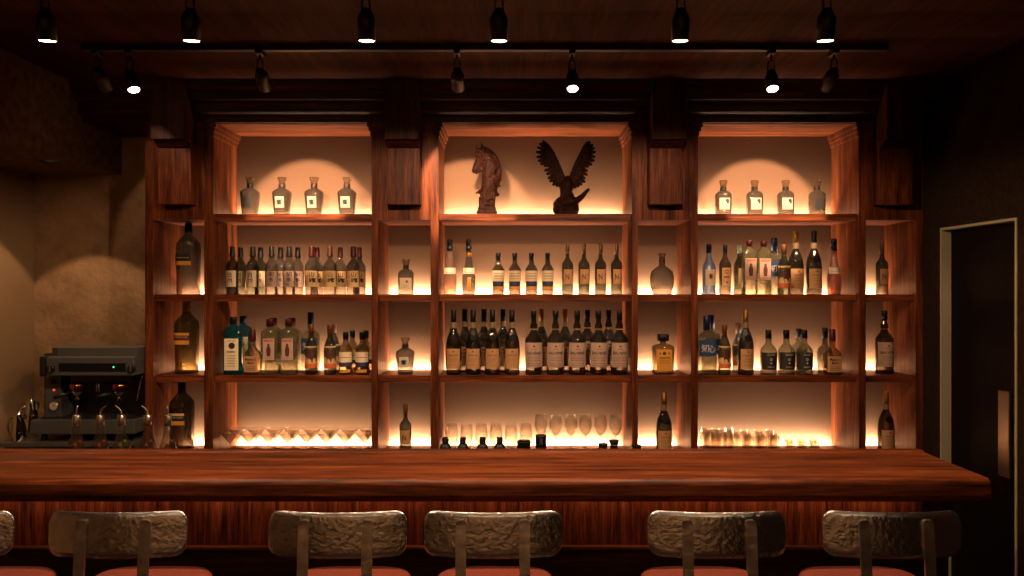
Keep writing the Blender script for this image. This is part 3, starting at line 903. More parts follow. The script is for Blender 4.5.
# --- second shelf, left bay
G = 'green glass whisky bottles at the left of the upper left bay'
for i, (px, y) in enumerate(((232.5, FRONT), (240.6, BACK), (252.8, FRONT), (260.6, BACK))):
    w_ = ['first from the left post, in front', 'second from the left post, standing behind', 'third from the left post, in front', 'fourth from the left post, standing behind'][i]
    hak.place(px, y, S2, 'green whisky bottle, ' + w_, G, rz=-.15 if y == FRONT else 0)
G = 'black capped brush lettered bottles in the upper left bay'
for i, (px, y) in enumerate(((271.6, FRONT), (280.6, BACK), (289.3, FRONT), (297.8, BACK))):
    w_ = ['front one beside the green bottles', 'back one beside the green bottles', 'front one beside the red capped bottles', 'back one beside the red capped bottles'][i]
    chi.place(px, y, S2, 'black capped bottle with brush lettering, ' + w_, G)
G = 'red capped whisky bottles in the upper left bay'
for i, (px, y) in enumerate(((311.6, FRONT), (317.0, BACK), (330, FRONT), (340.3, BACK), (353.3, FRONT), (359.4, BACK))):
    w_ = ['leftmost in the front row', 'leftmost in the back row', 'middle of the front row', 'middle of the back row', 'rightmost in the front row', 'rightmost in the back row'][i]
    yam.place(px, y, S2, 'red capped whisky bottle with tan label, ' + w_, G)
# --- single bottles in the narrow columns
jw1.place(188.5, 4.16, S2, 'big square whisky bottle with black cap and gold band in the far left column')
jw2.place(186.8, 4.16, S3, 'big square whisky bottle with gold neck and maroon label in the left column')
jw3.place(182, 4.12, S4, 'big dark square whisky bottle with black cap, lowest in the left column')
sqr.place(406, 4.17, S2, 'square glass decanter with cream label and red dot in its own upper compartment')
hib.place(405.3, 4.12, S3, 'faceted glass decanter alone in the narrow compartment left of the cognac bottles').scale = (1, 1, .93)
enn.place(405.5, 4.10, S4, 'slim green bottle alone beside the martini glasses').scale = (1, 1, .95)
flask.place(662, 4.15, S2, 'round flat glass decanter alone in the upper narrow compartment right of centre')
ama.place(663, 4.12, S3, 'square amber liqueur bottle with big black stopper alone in its compartment')
cog_g.place(664, 4.08, S4, 'cognac bottle with gold neck alone beside the wine glasses').scale = (1, 1, .955)
enn.place(882, 4.13, S2, 'slim dark green bottle in the far right column, topmost')
tal.place(884.5, 4.13, S3, 'pale labelled whisky bottle in the far right column, in the middle')
cog_g.place(886, 4.10, S4, 'cognac bottle with gold neck in the far right column, lowest').scale = (1, 1, .96)
# --- second shelf, centre bay
liq.place(450, 4.17, S2, 'tall clear liqueur bottle with black tiered cap beside the left post')
liq2.place(468.8, 4.17, S2, 'tall clear liqueur bottle with gold emblem, second from the left post')
for i, px in enumerate((498.3, 514.8, 531.4, 547.7)):
    blu.place(px, 4.17, S2, 'black capped whisky bottle with navy band, %s of four from the left' % ORD[i], 'navy banded whisky bottles in the upper centre bay')
for i, px in enumerate((567.5, 584, 600.5, 616.6)):
    enn.place(px, 4.17, S2, 'slim green bottle with gold foil neck, %s of four from the left' % ORD[i], 'slim green bottles in the upper centre bay')
# --- second shelf, right bay
frost.place(709, 4.16, S2, 'pale blue frosted liqueur bottle with round orange emblem')
rumb.place(725, 4.16, S2, 'brown rum bottle with red seal on its label beside the pale blue bottle')
rumg.place(739.6, 4.20, S2, 'slim green rum bottle with pale green cap')
bee.place(749.2, 4.10, S2, 'clear square gin bottle with red cap, left of the upper right pair', 'red capped gin bottles in the upper right bay')
bee.place(763.6, 4.13, S2, 'clear square gin bottle with red cap, right of the upper right pair', 'red capped gin bottles in the upper right bay')
cho.place(774.2, 4.24, S2, 'clear spirit bottle with tall navy cap and blue label behind the rum')
rum.place(783.8, 4.08, S2, 'rum bottle with brown cap and picture label in the upper right bay')
cog_g.place(795.8, 4.16, S2, 'tall dark cognac bottle with crumpled gold foil neck')
cog.place(814, 4.16, S2, 'tall dark cognac bottle with black foil neck in the upper right bay')
liq_p.place(834, 4.14, S2, 'pink liqueur bottle with black tiered cap beside the right post')
# --- third shelf, left bay
bom.place(233.4, 4.09, S3, 'blue glass gin bottle with tall cream label, in front')
bom.place(243.0, 4.235, S3, 'blue glass gin bottle standing behind the first blue one')
mak.place(252.6, 4.08, S3, 'squat bourbon bottle with red wax cap beside the blue gin')
G = 'red capped gin bottles in the lower left bay'
bee_wide.place(270.2, 4.095, S3, 'wide clear gin bottle with red label text, front left of four', G)
bee_wide.place(273.6, 4.235, S3, 'wide clear gin bottle, back left of four', G)
bee_wide.place(288.8, 4.09, S3, 'wide clear gin bottle with red label text, front right of four', G)
bee_wide.place(292.0, 4.235, S3, 'wide clear gin bottle, back right of four', G)
cho2.place(310.6, 4.235, S3, 'clear spirit bottle with tall black cap and blue label behind the rum')
rum.place(311.4, 4.09, S3, 'rum bottle in front of the tall black capped spirit bottle', 'rum bottles in the lower left bay')
rum.place(330.2, 4.09, S3, 'rum bottle in front of its twin in the lower left bay', 'rum bottles in the lower left bay')
rum.place(334.0, 4.235, S3, 'rum bottle standing behind its twin in the lower left bay', 'rum bottles in the lower left bay')
for i, (px, y) in enumerate(((345.8, 4.08), (352.4, 4.22), (363.6, 4.08), (367.6, 4.23))):
    w_ = ['front left of four', 'back left of four', 'front right of four', 'back right of four'][i]
    smw.place(min(px, 362.4 if i == 2 else 366), y, S3, 'small amber whisky bottle with navy band, ' + w_, 'small navy banded whisky bottles in the lower left bay')
# --- third shelf, centre bay
for i, px in enumerate((453.6, 473.2, 492.5, 512)):
    cog.place(px, 4.095, S3, 'black capped cognac bottle in the front row, %s from the left' % ORD[i], 'cognac bottles in the lower centre bay')
for i, px in enumerate((464.8, 484, 503)):
    cog.place(px, 4.235, S3, 'black capped cognac bottle in the back row, %s from the left' % ORD[i], 'cognac bottles in the lower centre bay')
for i, px in enumerate((533.8, 555.4, 577, 598.5, 619.4)):
    tal.place(px, 4.095, S3, 'pink labelled whisky bottle in the front row, %s from the left' % ORD[i], 'pink labelled whisky bottles in the lower centre bay')
for i, px in enumerate((587.4, 608.6)):
    tal.place(px, 4.235, S3, 'pink labelled whisky bottle in the back row, %s' % ('left one' if i == 0 else 'right one'), 'pink labelled whisky bottles in the lower centre bay')
for i, px in enumerate((541.5, 565)):
    cog_g.place(px, 4.235, S3, 'gold necked cognac bottle behind the pink labelled whiskies, %s' % ('left one' if i == 0 else 'right one'), 'gold necked cognac bottles in the lower centre bay')
# --- third shelf, right bay
cho.place(711, 4.235, S3, 'clear spirit bottle with dark cap half hidden behind the blue labelled one', 'blue labelled spirit bottles in the lower right bay')
cho.place(706.8, 4.085, S3, 'clear spirit bottle with navy cap and blue label beside the left post', 'blue labelled spirit bottles in the lower right bay')
rum.place(724.6, 4.09, S3, 'rum bottle with picture label beside the blue labelled bottle', 'rum bottles in the lower right bay')
rum.place(738.4, 4.22, S3, 'rum bottle half hidden behind the cognac bottle', 'rum bottles in the lower right bay')
cog_g.place(745.8, 4.075, S3, 'cognac bottle with gold neck in the lower right bay')
for i, (px, y) in enumerate(((768.5, 4.09), (786.4, 4.09), (804.2, 4.09), (798.6, 4.235))):
    w_ = ['left one of the front row', 'middle one of the front row', 'right one of the front row', 'standing behind the others'][i]
    bul.place(px, y, S3, 'small whisky bottle with black label, ' + w_, 'black labelled whisky bottles in the lower right bay')
mak_c.place(824.8, 4.20, S3, 'grey glass bottle with black cap behind the squat bourbon bottle')
mak.place(832.4, 4.07, S3, 'squat bourbon bottle with dark red wax cap beside the right post')

# ------------------------------------------------------------------ glassware
def proto(name, cat, parts):
    t = empty(name, (0, 0, 0), cat=cat)
    for nme, mb in parts:
        mb.build(nme, t)
    return t


def glass_row(pr, spots, z, labels, group):
    for i, (px, y) in enumerate(spots):
        loc = (X(px, y), y, z)
        if i == 0:
            pr.location = loc
            pr['label'] = labels[i]
            pr['group'] = group
        else:
            copy_thing(pr, loc, 0, labels[i], group)


mg = proto('martini_glass', 'glass', [('bowl', MB().lathe([(.050, .003), (.112, .053), (.113, .053), (.113, .0515), (.053, .0015)], g_table, 32, cap0=False)),
                                      ('stem', MB().lathe([(.004, .004), (.02, .003), (.051, .003)], g_table, 12)),
                                      ('foot', MB().lathe([(0, .034), (.002, .034), (.005, .005)], g_table, 28))])
sp, lb = [], []
for i in range(8):
    sp.append((230 + 19.2 * i, 4.12)); lb.append('martini glass in the front row, %s from the left' % ORD[i])
for i in range(8):
    sp.append((512 + (230 + 19.2 * i - 512) * 4.12 / 4.235, 4.235)); lb.append('martini glass in the back row, %s from the left' % ORD[i])
glass_row(mg, sp, S4, lb, 'martini glasses on the lower left shelf')

tb = proto('tumbler', 'glass', [('bowl', MB().lathe([(.0, .022), (.004, .024), (.03, .031), (.07, .0355), (.105, .034), (.140, .029), (.1405, .0275), (.105, .0325), (.07, .034), (.03, .029), (.012, .020)], g_table, 28))])
glass_row(tb, [(px, 4.22) for px in (451.8, 466.7, 481.5, 496, 511, 526)], S4, ['rounded tumbler on the lower centre shelf, %s from the left' % ORD[i] for i in range(6)], 'rounded tumblers on the lower centre shelf')

wg = proto('wine_glass', 'glass', [('bowl', MB().lathe([(.072, .004), (.080, .014), (.10, .028), (.13, .0365), (.16, .035), (.192, .031), (.1925, .0295), (.16, .0335), (.13, .035), (.10, .0265), (.082, .012)], g_table, 28)),
                                   ('stem', MB().lathe([(.004, .005), (.02, .0032), (.072, .0035)], g_table, 12)),
                                   ('foot', MB().lathe([(0, .033), (.002, .033), (.005, .006)], g_table, 28))])
glass_row(wg, [(px, 4.22) for px in (541, 555.6, 570.9, 585.4, 600.6, 615.6)], S4, ['wine glass on the lower centre shelf, %s from the left' % ORD[i] for i in range(6)], 'wine glasses on the lower centre shelf')


def hb_glass(nm, r, h):
    return proto(nm, 'glass', [('tumbler_wall', MB().lathe([(0, r * .9), (.002, r * .93), (h, r), (h + .0005, r * .95), (.012, r * .87)], g_table, 24))])
hg = hb_glass('highball_glass', .030, .104)
sp, lb = [], []
rows = ['back row', 'middle row', 'front row']
for r_, y in enumerate((4.27, 4.195, 4.12)):
    for i, px in enumerate((704.8, 716.3, 729)):
        sp.append((512 + (px + (2 if r_ else 0) - 512) * (4.27 / y) ** .5, y)); lb.append('straight highball glass, %s, %s from the left post' % (rows[r_], ORD[i]))
glass_row(hg, sp, S4, lb, 'highball glasses by the left post of the lower right shelf')
og = hb_glass('old_fashioned_glass', .027, .094)
sp, lb = [], []
for r_, y in enumerate((4.27, 4.195, 4.12)):
    for i, px in enumerate((744.5, 757.5, 770)):
        sp.append((512 + (px - 512) * (4.27 / y) ** .5, y)); lb.append('shorter straight glass, %s, %s beside the highball glasses' % (rows[r_], ORD[i]))
glass_row(og, sp, S4, lb, 'shorter straight glasses in the middle of the lower right shelf')
sg = hb_glass('shot_glass', .024, .046)
sp, lb = [], []
for r_, y in enumerate((4.27, 4.20)):
    for i, px in enumerate((788.5, 800.5, 812.5)):
        sp.append((512 + (px - 512) * (4.27 / y) ** .5, y)); lb.append('small shot glass, %s, %s from the left' % (['back row', 'front row'][r_], ORD[i]))
glass_row(sg, sp, S4, lb, 'shot glasses at the right end of the lower right shelf')

# ------------------------------------------------------------------ things behind the bar top
YW = 3.30
def pour_bottle(px, bend, core, label, k):
    t = empty('pourer_bottle', (X(px, YW), YW, .82), label=label, cat='bottle', group='pourer bottles behind the left of the bar top')
    MB().lathe([(0, .036), (.004, .039), (.15, .039), (.20, .030), (.245, .017), (.292, .0135)], g_stop, 28).build('glass_body', t)
    if core:
        c = MB()
        for j in range(4):
            a = j * 2.4
            c.lathe([(-.010, .003), (-.004, .009), (.004, .009), (.010, .003)], core, 8, mtx=Matrix.Translation((.014 * math.cos(a), .014 * math.sin(a), .185 + .012 * j - .02)))
        c.build('fruit_pieces', t)
    c = MB().lathe([(.276, .0155), (.278, .0165), (.318, .0160), (.321, .013)], silver, 24).build('collar', t)
    MB().tube([(0, 0, .320), (.001 * bend, 0, .338), (.010 * bend, 0, .350), (.026 * bend, 0, .362)], [.0035, .0035, .003, .0022], silver, 10).build('spout', t)
red_f = plain('red_fruit', (120, 28, 24), 0.5)
green_f = plain('green_fruit', (78, 96, 22), 0.5)
brown_f = plain('brown_fruit', (104, 44, 26), 0.5)
pour_bottle(76.4, .25, red_f, 'clear pourer bottle with red fruit, leftmost in front of the espresso machine', 0)
pour_bottle(100.2, 1, red_f, 'clear pourer bottle with red fruit, second from the left', 1)
pour_bottle(121.4, -1, green_f, 'clear pourer bottle with green fruit in front of the espresso machine', 2)
pour_bottle(147.6, -1, brown_f, 'clear pourer bottle with brown fruit in front of the outer shelving post', 3)
pour_bottle(168, -.2, brown_f, 'clear pourer bottle with brown fruit beside the lowest big whisky bottle', 4)
for i, (px, dg) in enumerate(((445.5, '0'), (462.8, '2'), (482.5, '2'), (499.8, '4'))):
    t = empty('capped_bottle', (X(px, YW), YW, .82), label='squat black bottle with numbered cap behind the bar, %s from the left' % ORD[i], cat='bottle', group='squat black bottles behind the bar top')
    zt = Z(437.2, YW) - .82
    zs = Z(443.5, YW) - .82
    zb = Z(449, YW) - .82
    MB().lathe([(0, .026), (.004, .028), (zb - .02, .028), (zb, .027), (zs - .004, .020), (zs, .014)], black, 28).build('body', t)
    cp = MB()
    b_ = [(x, y) for x, y in ((-.0135, -.0135), (.0135, -.0135), (.0135, .0135), (-.0135, .0135))]
    cp.box(-.0135, .0135, -.0135, .0135, zs - .001, zt, black, bev=.004)
    vs, fs, asp = text_geo(dg)
    cp.add([(u * .016, -.0139, (zs + zt) / 2 + v * .016) for u, v in vs], fs, silver)
    cp.build('cap', t)
def small(name, px, label, cat, builder):
    t = empty(name, (X(px, YW), YW, .82), label=label, cat=cat)
    builder(t)
def bxf(t):
    z1, z0 = Z(441, YW) - .82, 0
    MB().box(-.030, .030, -.02, .02, 0, z1, black, bev=.004).build('case', t)
    MB().box(-.026, .026, -.016, .016, z1, z1 + .004, black, bev=.001).build('lid', t)
    MB().box(-.010, .010, -.008, .008, z1 + .004, z1 + .008, paper_w, bev=.001).build('paper_slip', t)
small('napkin_box', 523.6, 'low black box with a white slip behind the bar', 'box', bxf)
def cupf(t):
    z1 = Z(435, YW) - .82
    MB().lathe([(0, .019), (.003, .022), (z1 - .01, .024), (z1, .0235), (z1 + .001, .020)], black, 28).build('body', t)
    MB().lathe([(z1 - .058, .0252), (z1 - .050, .0254), (z1 - .049, .0245)], chrome, 28, cap0=False, cap1=False).build('chrome_band', t)
    MB().box(-.007, .007, -.0262, -.0242, z1 - .038, z1 - .012, steel_d, bev=.001).build('badge', t)
small('jar', 541, 'round black jar with a silver band in front of the wine glasses', 'jar', cupf)
for px, py, lbx in ((603, 443.5, 'small dark round tin behind the bar, left of the taller one'), (614, 440, 'taller dark round tin behind the bar by the right post'), (636.5, 445, 'low dark round tin in front of the narrow compartment')):
    def tinf(t, py=py):
        z1 = Z(py, YW) - .82
        MB().lathe([(0, .017), (z1 - .018, .017), (z1 - .006, .020), (z1 - .0055, .0215)], blackm, 24).build('body', t)
        MB().lathe([(z1 - .006, .0225), (z1 - .001, .0225), (z1, .020)], black, 24).build('lid', t)
        MB().lathe([(z1 - .021, .0185), (z1 - .016, .0192)], chrome, 24).build('rim_band', t)
    small('tin', px, lbx, 'tin', tinf)

# ------------------------------------------------------------------ statues
def blob(bm_list, p, q, r0, r1, fy=1.0, seg=12):
    """tapered capsule from p to q, flattened in depth by fy"""
    p, q = Vector(p), Vector(q)
    m = MB()
    ax = (q - p)
    L = max(ax.length, 1e-5)
    rot = Vector((0, 0, 1)).rotation_difference(ax.normalized() if ax.length > 1e-5 else Vector((0, 0, 1))).to_matrix()
    rings = []
    for k in range(5):
        a = -PI / 2 + (k + .35) / 4.7 * PI / 2
        rings.append((math.sin(a) * r0, math.cos(a) * r0))
    for k in range(5):
        a = (k + .3) / 4.7 * PI / 2
        rings.append((L + math.sin(a) * r1, math.cos(a) * r1))
    rr = []
    for z, r in rings:
        ring = []
        for i in range(seg):
            a = 2 * PI * i / seg
            v = p + rot @ Vector((r * math.cos(a), r * math.sin(a), z))
            v.y = p.y + (q.y - p.y) * max(0, min(1, z / L)) + (v.y - (p.y + (q.y - p.y) * max(0, min(1, z / L)))) * fy
            ring.append(v)
        rr.append(ring)
    bm_list.loft(rr, carved)


def statue(name, cat, label, cx, builder, voxel):
    Ys = 4.16
    m = MB()
    u = Ys / F
    def P(px, py, dy=0.0): return ((px - cx) * u, dy * u, (215.9 - py) * u)
    builder(m, P, u)
    me = m.mesh(name)
    o = bpy.data.objects.new(name, me)
    COL.objects.link(o)
    o.location = (X(cx, Ys), Ys, S1)
    rm = o.modifiers.new('merge', 'REMESH')
    rm.mode = 'VOXEL'
    rm.voxel_size = voxel
    rm.use_smooth_shade = True
    sm = o.modifiers.new('smooth', 'SMOOTH')
    sm.factor = 0.4
    sm.iterations = 1
    tag(o, label, cat)
    return o


def horse(m, P, u):
    def B(a, b, r0, r1, fy=1.0, dy=0, dy2=None): blob(m, P(a[0], a[1], dy), P(b[0], b[1], dy if dy2 is None else dy2), r0 * u, r1 * u, fy)
    x0 = P(487, 0)[0]
    m.box(x0 - 10.4 * u, x0 + 10.4 * u, -7 * u, 7 * u, 0, 4.5 * u, carved, bev=.004)
    m.box(x0 - 9 * u, x0 + 9 * u, -6.2 * u, 6.2 * u, 4 * u, 8.5 * u, carved, bev=.004)
    m.box(x0 - 8.2 * u, x0 + 8 * u, -5.6 * u, 5.6 * u, 8 * u, 19 * u, carved, bev=.004)
    B((487, 203), (488, 192), 7.6, 7.8, .85)
    B((488.5, 193), (490, 180), 8.2, 8.0, .8)
    B((490, 180), (490.5, 166), 8.0, 8.2, .7)
    B((490.5, 166), (486.5, 157), 8.0, 7.0, .7)
    B((486, 157), (481, 156), 6.4, 5.4, .75)
    B((482.5, 157), (477, 166), 5.8, 3.9, .72)
    B((477, 166), (474.6, 170.3), 3.9, 3.0, .8)
    B((476.5, 172.3), (481, 169), 1.7, 3.0, .8)
    B((485, 163), (486, 166), 4.6, 3.6, .95)
    B((477.5, 154), (480, 152), 3.2, 4.4, .7)
    for dy in (-2.6, 2.6):
        B((477.8, 151), (476, 145.5), 1.7, .5, 1, dy, dy * 1.2)
        B((483, 150), (481.8, 143.2), 1.9, .5, 1, dy, dy * 1.2)
        B((479.3, 157.5), (480.3, 157.7), .9, .9, 1, dy * 1.6)
        B((474.2, 169.3), (474.8, 169.6), .7, .7, 1, dy * 1.0)
    mane = [(484, 149), (488, 150.5), (491.5, 153), (495, 157.5), (497.5, 163), (498.8, 169), (499.2, 175), (498, 181), (495.5, 187)]
    for k, (a, b) in enumerate(mane):
        if k < len(mane) - 1:
            B((a, b), mane[k + 1], 2.6, 2.6, .9)
        B((a - 2, b + 1), (a + 2.2, b + 5.2), 2.2, .7, 1, 1.6 if k % 2 else -1.6)
        B((a - 4, b + 2), (a - .5, b + 6.2), 1.7, .8, 1, 4.2 if k % 2 else -4.2)
        B((a - 5, b + 3.5), (a - 2.5, b + 8.5), 1.3, .6, 1, -4.6 if k % 2 else 4.6)
    B((484, 190), (476.2, 193.0), 4.0, .9, .8)
    B((492, 192), (497.5, 194.5), 4.0, 2.0, .9)
    for k in range(6):
        B((481 + 2.6 * k, 199 + (k % 2) * 2), (482 + 2.6 * k, 194), 1.5, 1.0, 1, -5.2)


def eagle(m, P, u):
    def B(a, b, r0, r1, fy=1.0, dy=0, dy2=None): blob(m, P(a[0], a[1], dy), P(b[0], b[1], dy if dy2 is None else dy2), r0 * u, r1 * u, fy)
    # rock base
    B((559, 209.5), (573, 209.5), 6.2, 6.2, 1.0)
    B((557, 204), (560, 200), 4.0, 3.6, 1.1)
    B((563, 203), (573, 202), 6.6, 5.6, 1.0)
    B((571, 208), (575, 206), 5.0, 4.0, 1.2)
    B((556.6, 207), (558, 211), 3.4, 3.8, 1.2)
    x0 = P(565.5, 0)[0]
    m.box(x0 - 9 * u, x0 + 11.5 * u, -6 * u, 6 * u, 0, 5.5 * u, carved, bev=.008)
    B((574, 202.5), (582, 196.5), 4.0, 2.8, .9)
    B((582, 196.5), (588.2, 189.6), 2.8, 1.7, .9)
    # body, head, beak, tail, legs
    B((565.2, 198), (566.4, 188), 5.0, 7.0, .9)
    B((566.4, 188), (567.2, 182), 6.0, 4.8, .9, 0, -1.5)
    B((567.2, 181.5), (567.4, 179), 3.6, 3.2, .95, -2.5, -3.5)
    B((566.6, 179.6), (565.2, 182.2), 1.5, .5, 1, -6.2, -7.6)
    B((568.5, 190), (573.5, 196.5), 3.2, 1.6, .8, 2, 3)
    B((563.5, 196), (563, 200), 1.6, 1.6, 1, -3)
    B((569.5, 196), (570.5, 199.5), 1.6, 1.6, 1, -3)
    def wing(bone, tips, sgn):
        for a, b in zip(bone, bone[1:]):
            B(a, b, 2.5, 2.4, .8)
        n = len(tips)
        for i, tp in enumerate(tips):
            t = i / (n - 1) * (len(bone) - 1)
            k = min(int(t), len(bone) - 2)
            f = t - k
            s = (bone[k][0] + (bone[k + 1][0] - bone[k][0]) * f, bone[k][1] + (bone[k + 1][1] - bone[k][1]) * f)
            dy = (-.7 if i % 2 else .7)
            B(s, tp, 3.0, 1.7, .4, dy, dy)
            mid = ((s[0] + tp[0]) / 2, (s[1] + tp[1]) / 2)
            B(s, mid, 3.0, 2.2, .5, -1.4, -1.2)
    lb_ = [(564, 184), (561, 174), (556.5, 163), (552, 153.5), (548, 147.5)]
    lt = [(560, 186), (557, 185.6), (553.6, 184), (550.6, 181), (549, 177.6), (547.4, 173.8), (545.6, 170), (545, 165.5), (541.5, 163.6), (539.2, 160.5), (537.8, 156.5), (537.2, 152), (538.2, 147.4), (540.6, 143.8), (543.6, 141.4), (545.4, 143)]
    rb = [(570, 184), (573, 174), (577.5, 163), (581.5, 155), (585.2, 147.5)]
    rt = [(575, 187), (578, 186), (581, 184), (584, 181.5), (584.4, 178), (586.4, 174.5), (586.6, 170.4), (587.6, 166.4), (591, 164), (593.2, 160.4), (594, 156.4), (594.4, 152), (593.6, 148), (592, 145), (589.4, 142), (587.4, 142.6)]
    wing(lb_, lt, -1)
    wing(rb, rt, 1)

statue('horse_head_statue', 'statue', 'dark carved wooden horse head bust on the top centre shelf', 487, horse, .0032)
statue('eagle_statue', 'statue', 'dark carved wooden eagle with raised wings on the top centre shelf', 566, eagle, .0028)

# ------------------------------------------------------------------ bar stools
def stool_proto():
    t = empty('bar_stool', (0, 0, 0), cat='bar stool')
    Wd, zt, zb = .4345, 1.000, .860
    # backrest: curved rounded plate, centre nearest the room, ends wrapping towards the bar
    zc, hh, R = (zt + zb) / 2, (zt - zb) / 2, .036
    m = MB()
    nx = 40
    def yat(x): return -.014 + .032 * (abs(x) / (Wd / 2)) ** 2
    def half(x):
        d_ = Wd / 2 - abs(x)
        if d_ >= R: return hh
        return hh - R + math.sqrt(max(0, R * R - (R - d_) ** 2))
    rings = []
    nz = 8
    th = .0042
    for i in range(nx + 1):
        s_ = -1 + 2 * i / nx
        x = Wd / 2 * math.sin(s_ * PI / 2)
        h_ = max(half(x), .004)
        y = yat(x)
        lean = lambda z: (z - zc) * .08
        ring = []
        for j in range(nz + 1):
            z = zc - h_ + 2 * h_ * j / nz
            e = .0025 if j in (0, nz) else 0
            ring.append((x, y - th + e + lean(z), z))
        for j in range(nz, -1, -1):
            z = zc - h_ + 2 * h_ * j / nz
            e = .0025 if j in (0, nz) else 0
            ring.append((x, y + th - e + lean(z), z))
        rings.append(ring)
    m.loft(rings, hammered, smooth=True)
    br = m.build('backrest', t)
    for s_ in (-1, 1):
        x = s_ * .099
        p = MB()
        pts = []
        y0 = yat(x) - th - .0045
        path = [(y0 + .0045, zc + .036), (y0, zc), (y0 - .006, zc - .06), (y0 - .012, .80), (y0 - .014, .74), (y0 - .006, .70), (y0 + .03, .672), (y0 + .09, .667)]
        hw = .0165
        rr = []
        n = len(path)
        for i, (y, z) in enumerate(path):
            a = path[max(0, i - 1)]; b = path[min(n - 1, i + 1)]
            ty, tz = b[0] - a[0], b[1] - a[1]
            l = math.hypot(ty, tz); ny, nz_ = -tz / l * .004, ty / l * .004
            rr.append([(x - hw, y + ny, z + nz_), (x + hw, y + ny, z + nz_), (x + hw, y - ny, z - nz_), (x - hw, y - ny, z - nz_)])
        # rounded top
        top = rr[0]
        y, z = path[0]
        cap = [[(x - hw * k, q[1], q[2] + dz) if q[0] < x else (x + hw * k, q[1], q[2] + dz) for q in top] for k, dz in ((.55, .012), (.85, .008))]
        rr = [cap[0], cap[1]] + rr
        p.loft(rr, postmetal, smooth=False)
        p.build('back_support', t)
    # seat
    sc = MB()
    def sring(ins, z):
        out = []
        for i in range(48):
            a = 2 * PI * (i + .5) / 48
            c, s = math.cos(a), math.sin(a)
            k = (abs(c) ** 4.2 + abs(s) ** 4.2) ** (-1 / 4.2)
            out.append(((.205 - ins) * k * c, .155 + (.180 - ins) * k * s, z))
        return out
    sc.loft([sring(.012, .675), sring(.002, .680), sring(0, .690), sring(.003, .702), sring(.012, .711), sring(.03, .7175), sring(.07, .7205), sring(.13, .722)], leather)
    sc.build('seat', t)
    fr_ = MB().loft([sring(.004, .655), sring(-.004, .658), sring(-.004, .6735), sring(.004, .6748)], postmetal)
    fr_.build('seat_frame', t)
    for sx in (-1, 1):
        for sy in (-1, 1):
            MB().tube([(sx * .165, .155 + sy * .14, .66), (sx * .19, .155 + sy * .165, .30), (sx * .21, .155 + sy * .185, 0.0)], [.014, .013, .011], postmetal, 12).build('leg', t)
    q = [(sx * .192, .155 + sy * .167, .26) for sx, sy in ((-1, -1), (1, -1), (1, 1), (-1, 1), (-1, -1))]
    f = MB()
    for a, b in zip(q, q[1:]):
        f.tube([a, b], .009, postmetal, 10)
    f.build('foot_rest', t)
    return t

sp0 = stool_proto()
st = [(-58, 'bar stool cut off by the left edge of the picture'), (116.5, 'metal backed bar stool in front of the espresso machine'),
      (337, 'metal backed bar stool below the left bay, left one of the close pair'), (493, 'metal backed bar stool below the black bottles, right one of the close pair'),
      (717.5, 'metal backed bar stool second from the right end of the bar'), (893, 'metal backed bar stool nearest the right end of the bar')]
for i, (px, lbx) in enumerate(st):
    loc = (X(px, 2.352), 2.345, 0)
    lbx2 = 'hammered ' + lbx if lbx.startswith('metal') else lbx
    if i == 0:
        sp0.location = loc; sp0['label'] = lbx2; sp0['group'] = 'bar stools along the bar'
    else:
        copy_thing(sp0, loc, 0, lbx2, 'bar stools along the bar')

# ------------------------------------------------------------------ track lights
def rail(y, x0, x1, label):
    MB().box(x0, x1, y - .017, y + .017, CEIL - .024, CEIL - .0005, lamp_black, bev=.002).build('track_rail', label=label, cat='light track')
rail(3.31, X(83, 3.31), X(887, 3.31), 'black ceiling track running above the bar')
rail(2.60, -1.95, 1.35, 'black ceiling track nearer the room, above the top edge of the view')
rail(.30, -1.9, 1.6, 'added black ceiling track over the room behind the bar stools')  # unseen track, added to carry the lamps for the stool backs


def spot_head(px_x, y, tilt, r, ln, drop, label, group, lamp, name='track_spotlight', yaw=0.0):
    """tilt: angle from straight down, positive away from the room; the lens points along the housing."""
    x = px_x
    t = empty(name, (x, y, CEIL - .024), label=label, cat='spotlight', group=group)
    MB().box(-.014, .014, -.03, .03, -.018, 0, lamp_black, bev=.003).build('mount', t)
    pv = -drop                                     # pivot height
    st_ = MB()
    st_.tube([(0, 0, -.016), (0, 0, pv + .055)], .005, lamp_black, 10)
    for sx in (-1, 1):
        st_.tube([(0, 0, pv + .058), (sx * .012, 0, pv + .048), (sx * .014, 0, pv + .01), (sx * .014, 0, pv - .004)], .0035, lamp_black, 8)
    st_.tube([(-.016, 0, pv), (.016, 0, pv)], .005, lamp_black, 10)
    st_.build('yoke', t)
    M = Matrix.Translation((0, 0, pv)) @ Matrix.Rotation(yaw, 4, 'Z') @ Matrix.Rotation(tilt, 4, 'X')
    h = MB()
    h.lathe([(0.012, r * .45), (.006, r * .55), (-.006, r * .75), (-.02, r * .98), (-.024, r), (-ln, r), (-ln, r * .90), (-ln + .006, r * .86), (-ln + .007, r * .3)], lamp_black, 28, mtx=M)
    ho = h.build('housing', t)
    if lamp is not None:
        l_ = MB().lathe([(-ln + .003, r * .86), (-ln + .001, r * .84)], lens_m, 24, mtx=M)
        l_.build('lens', ho, label='glowing lens')
        power, size, blend = lamp
        ld = bpy.data.lights.new('spot', 'SPOT')
        ld.energy = power
        ld.color = SPOT_C
        ld.spot_size = size
        ld.spot_blend = blend
        ld.shadow_soft_size = .022
        lo = bpy.data.objects.new('spot', ld)
        COL.objects.link(lo)
        lo.parent = t
        lo.matrix_local = M @ Matrix.Translation((0, 0, -ln - .024))
    return t

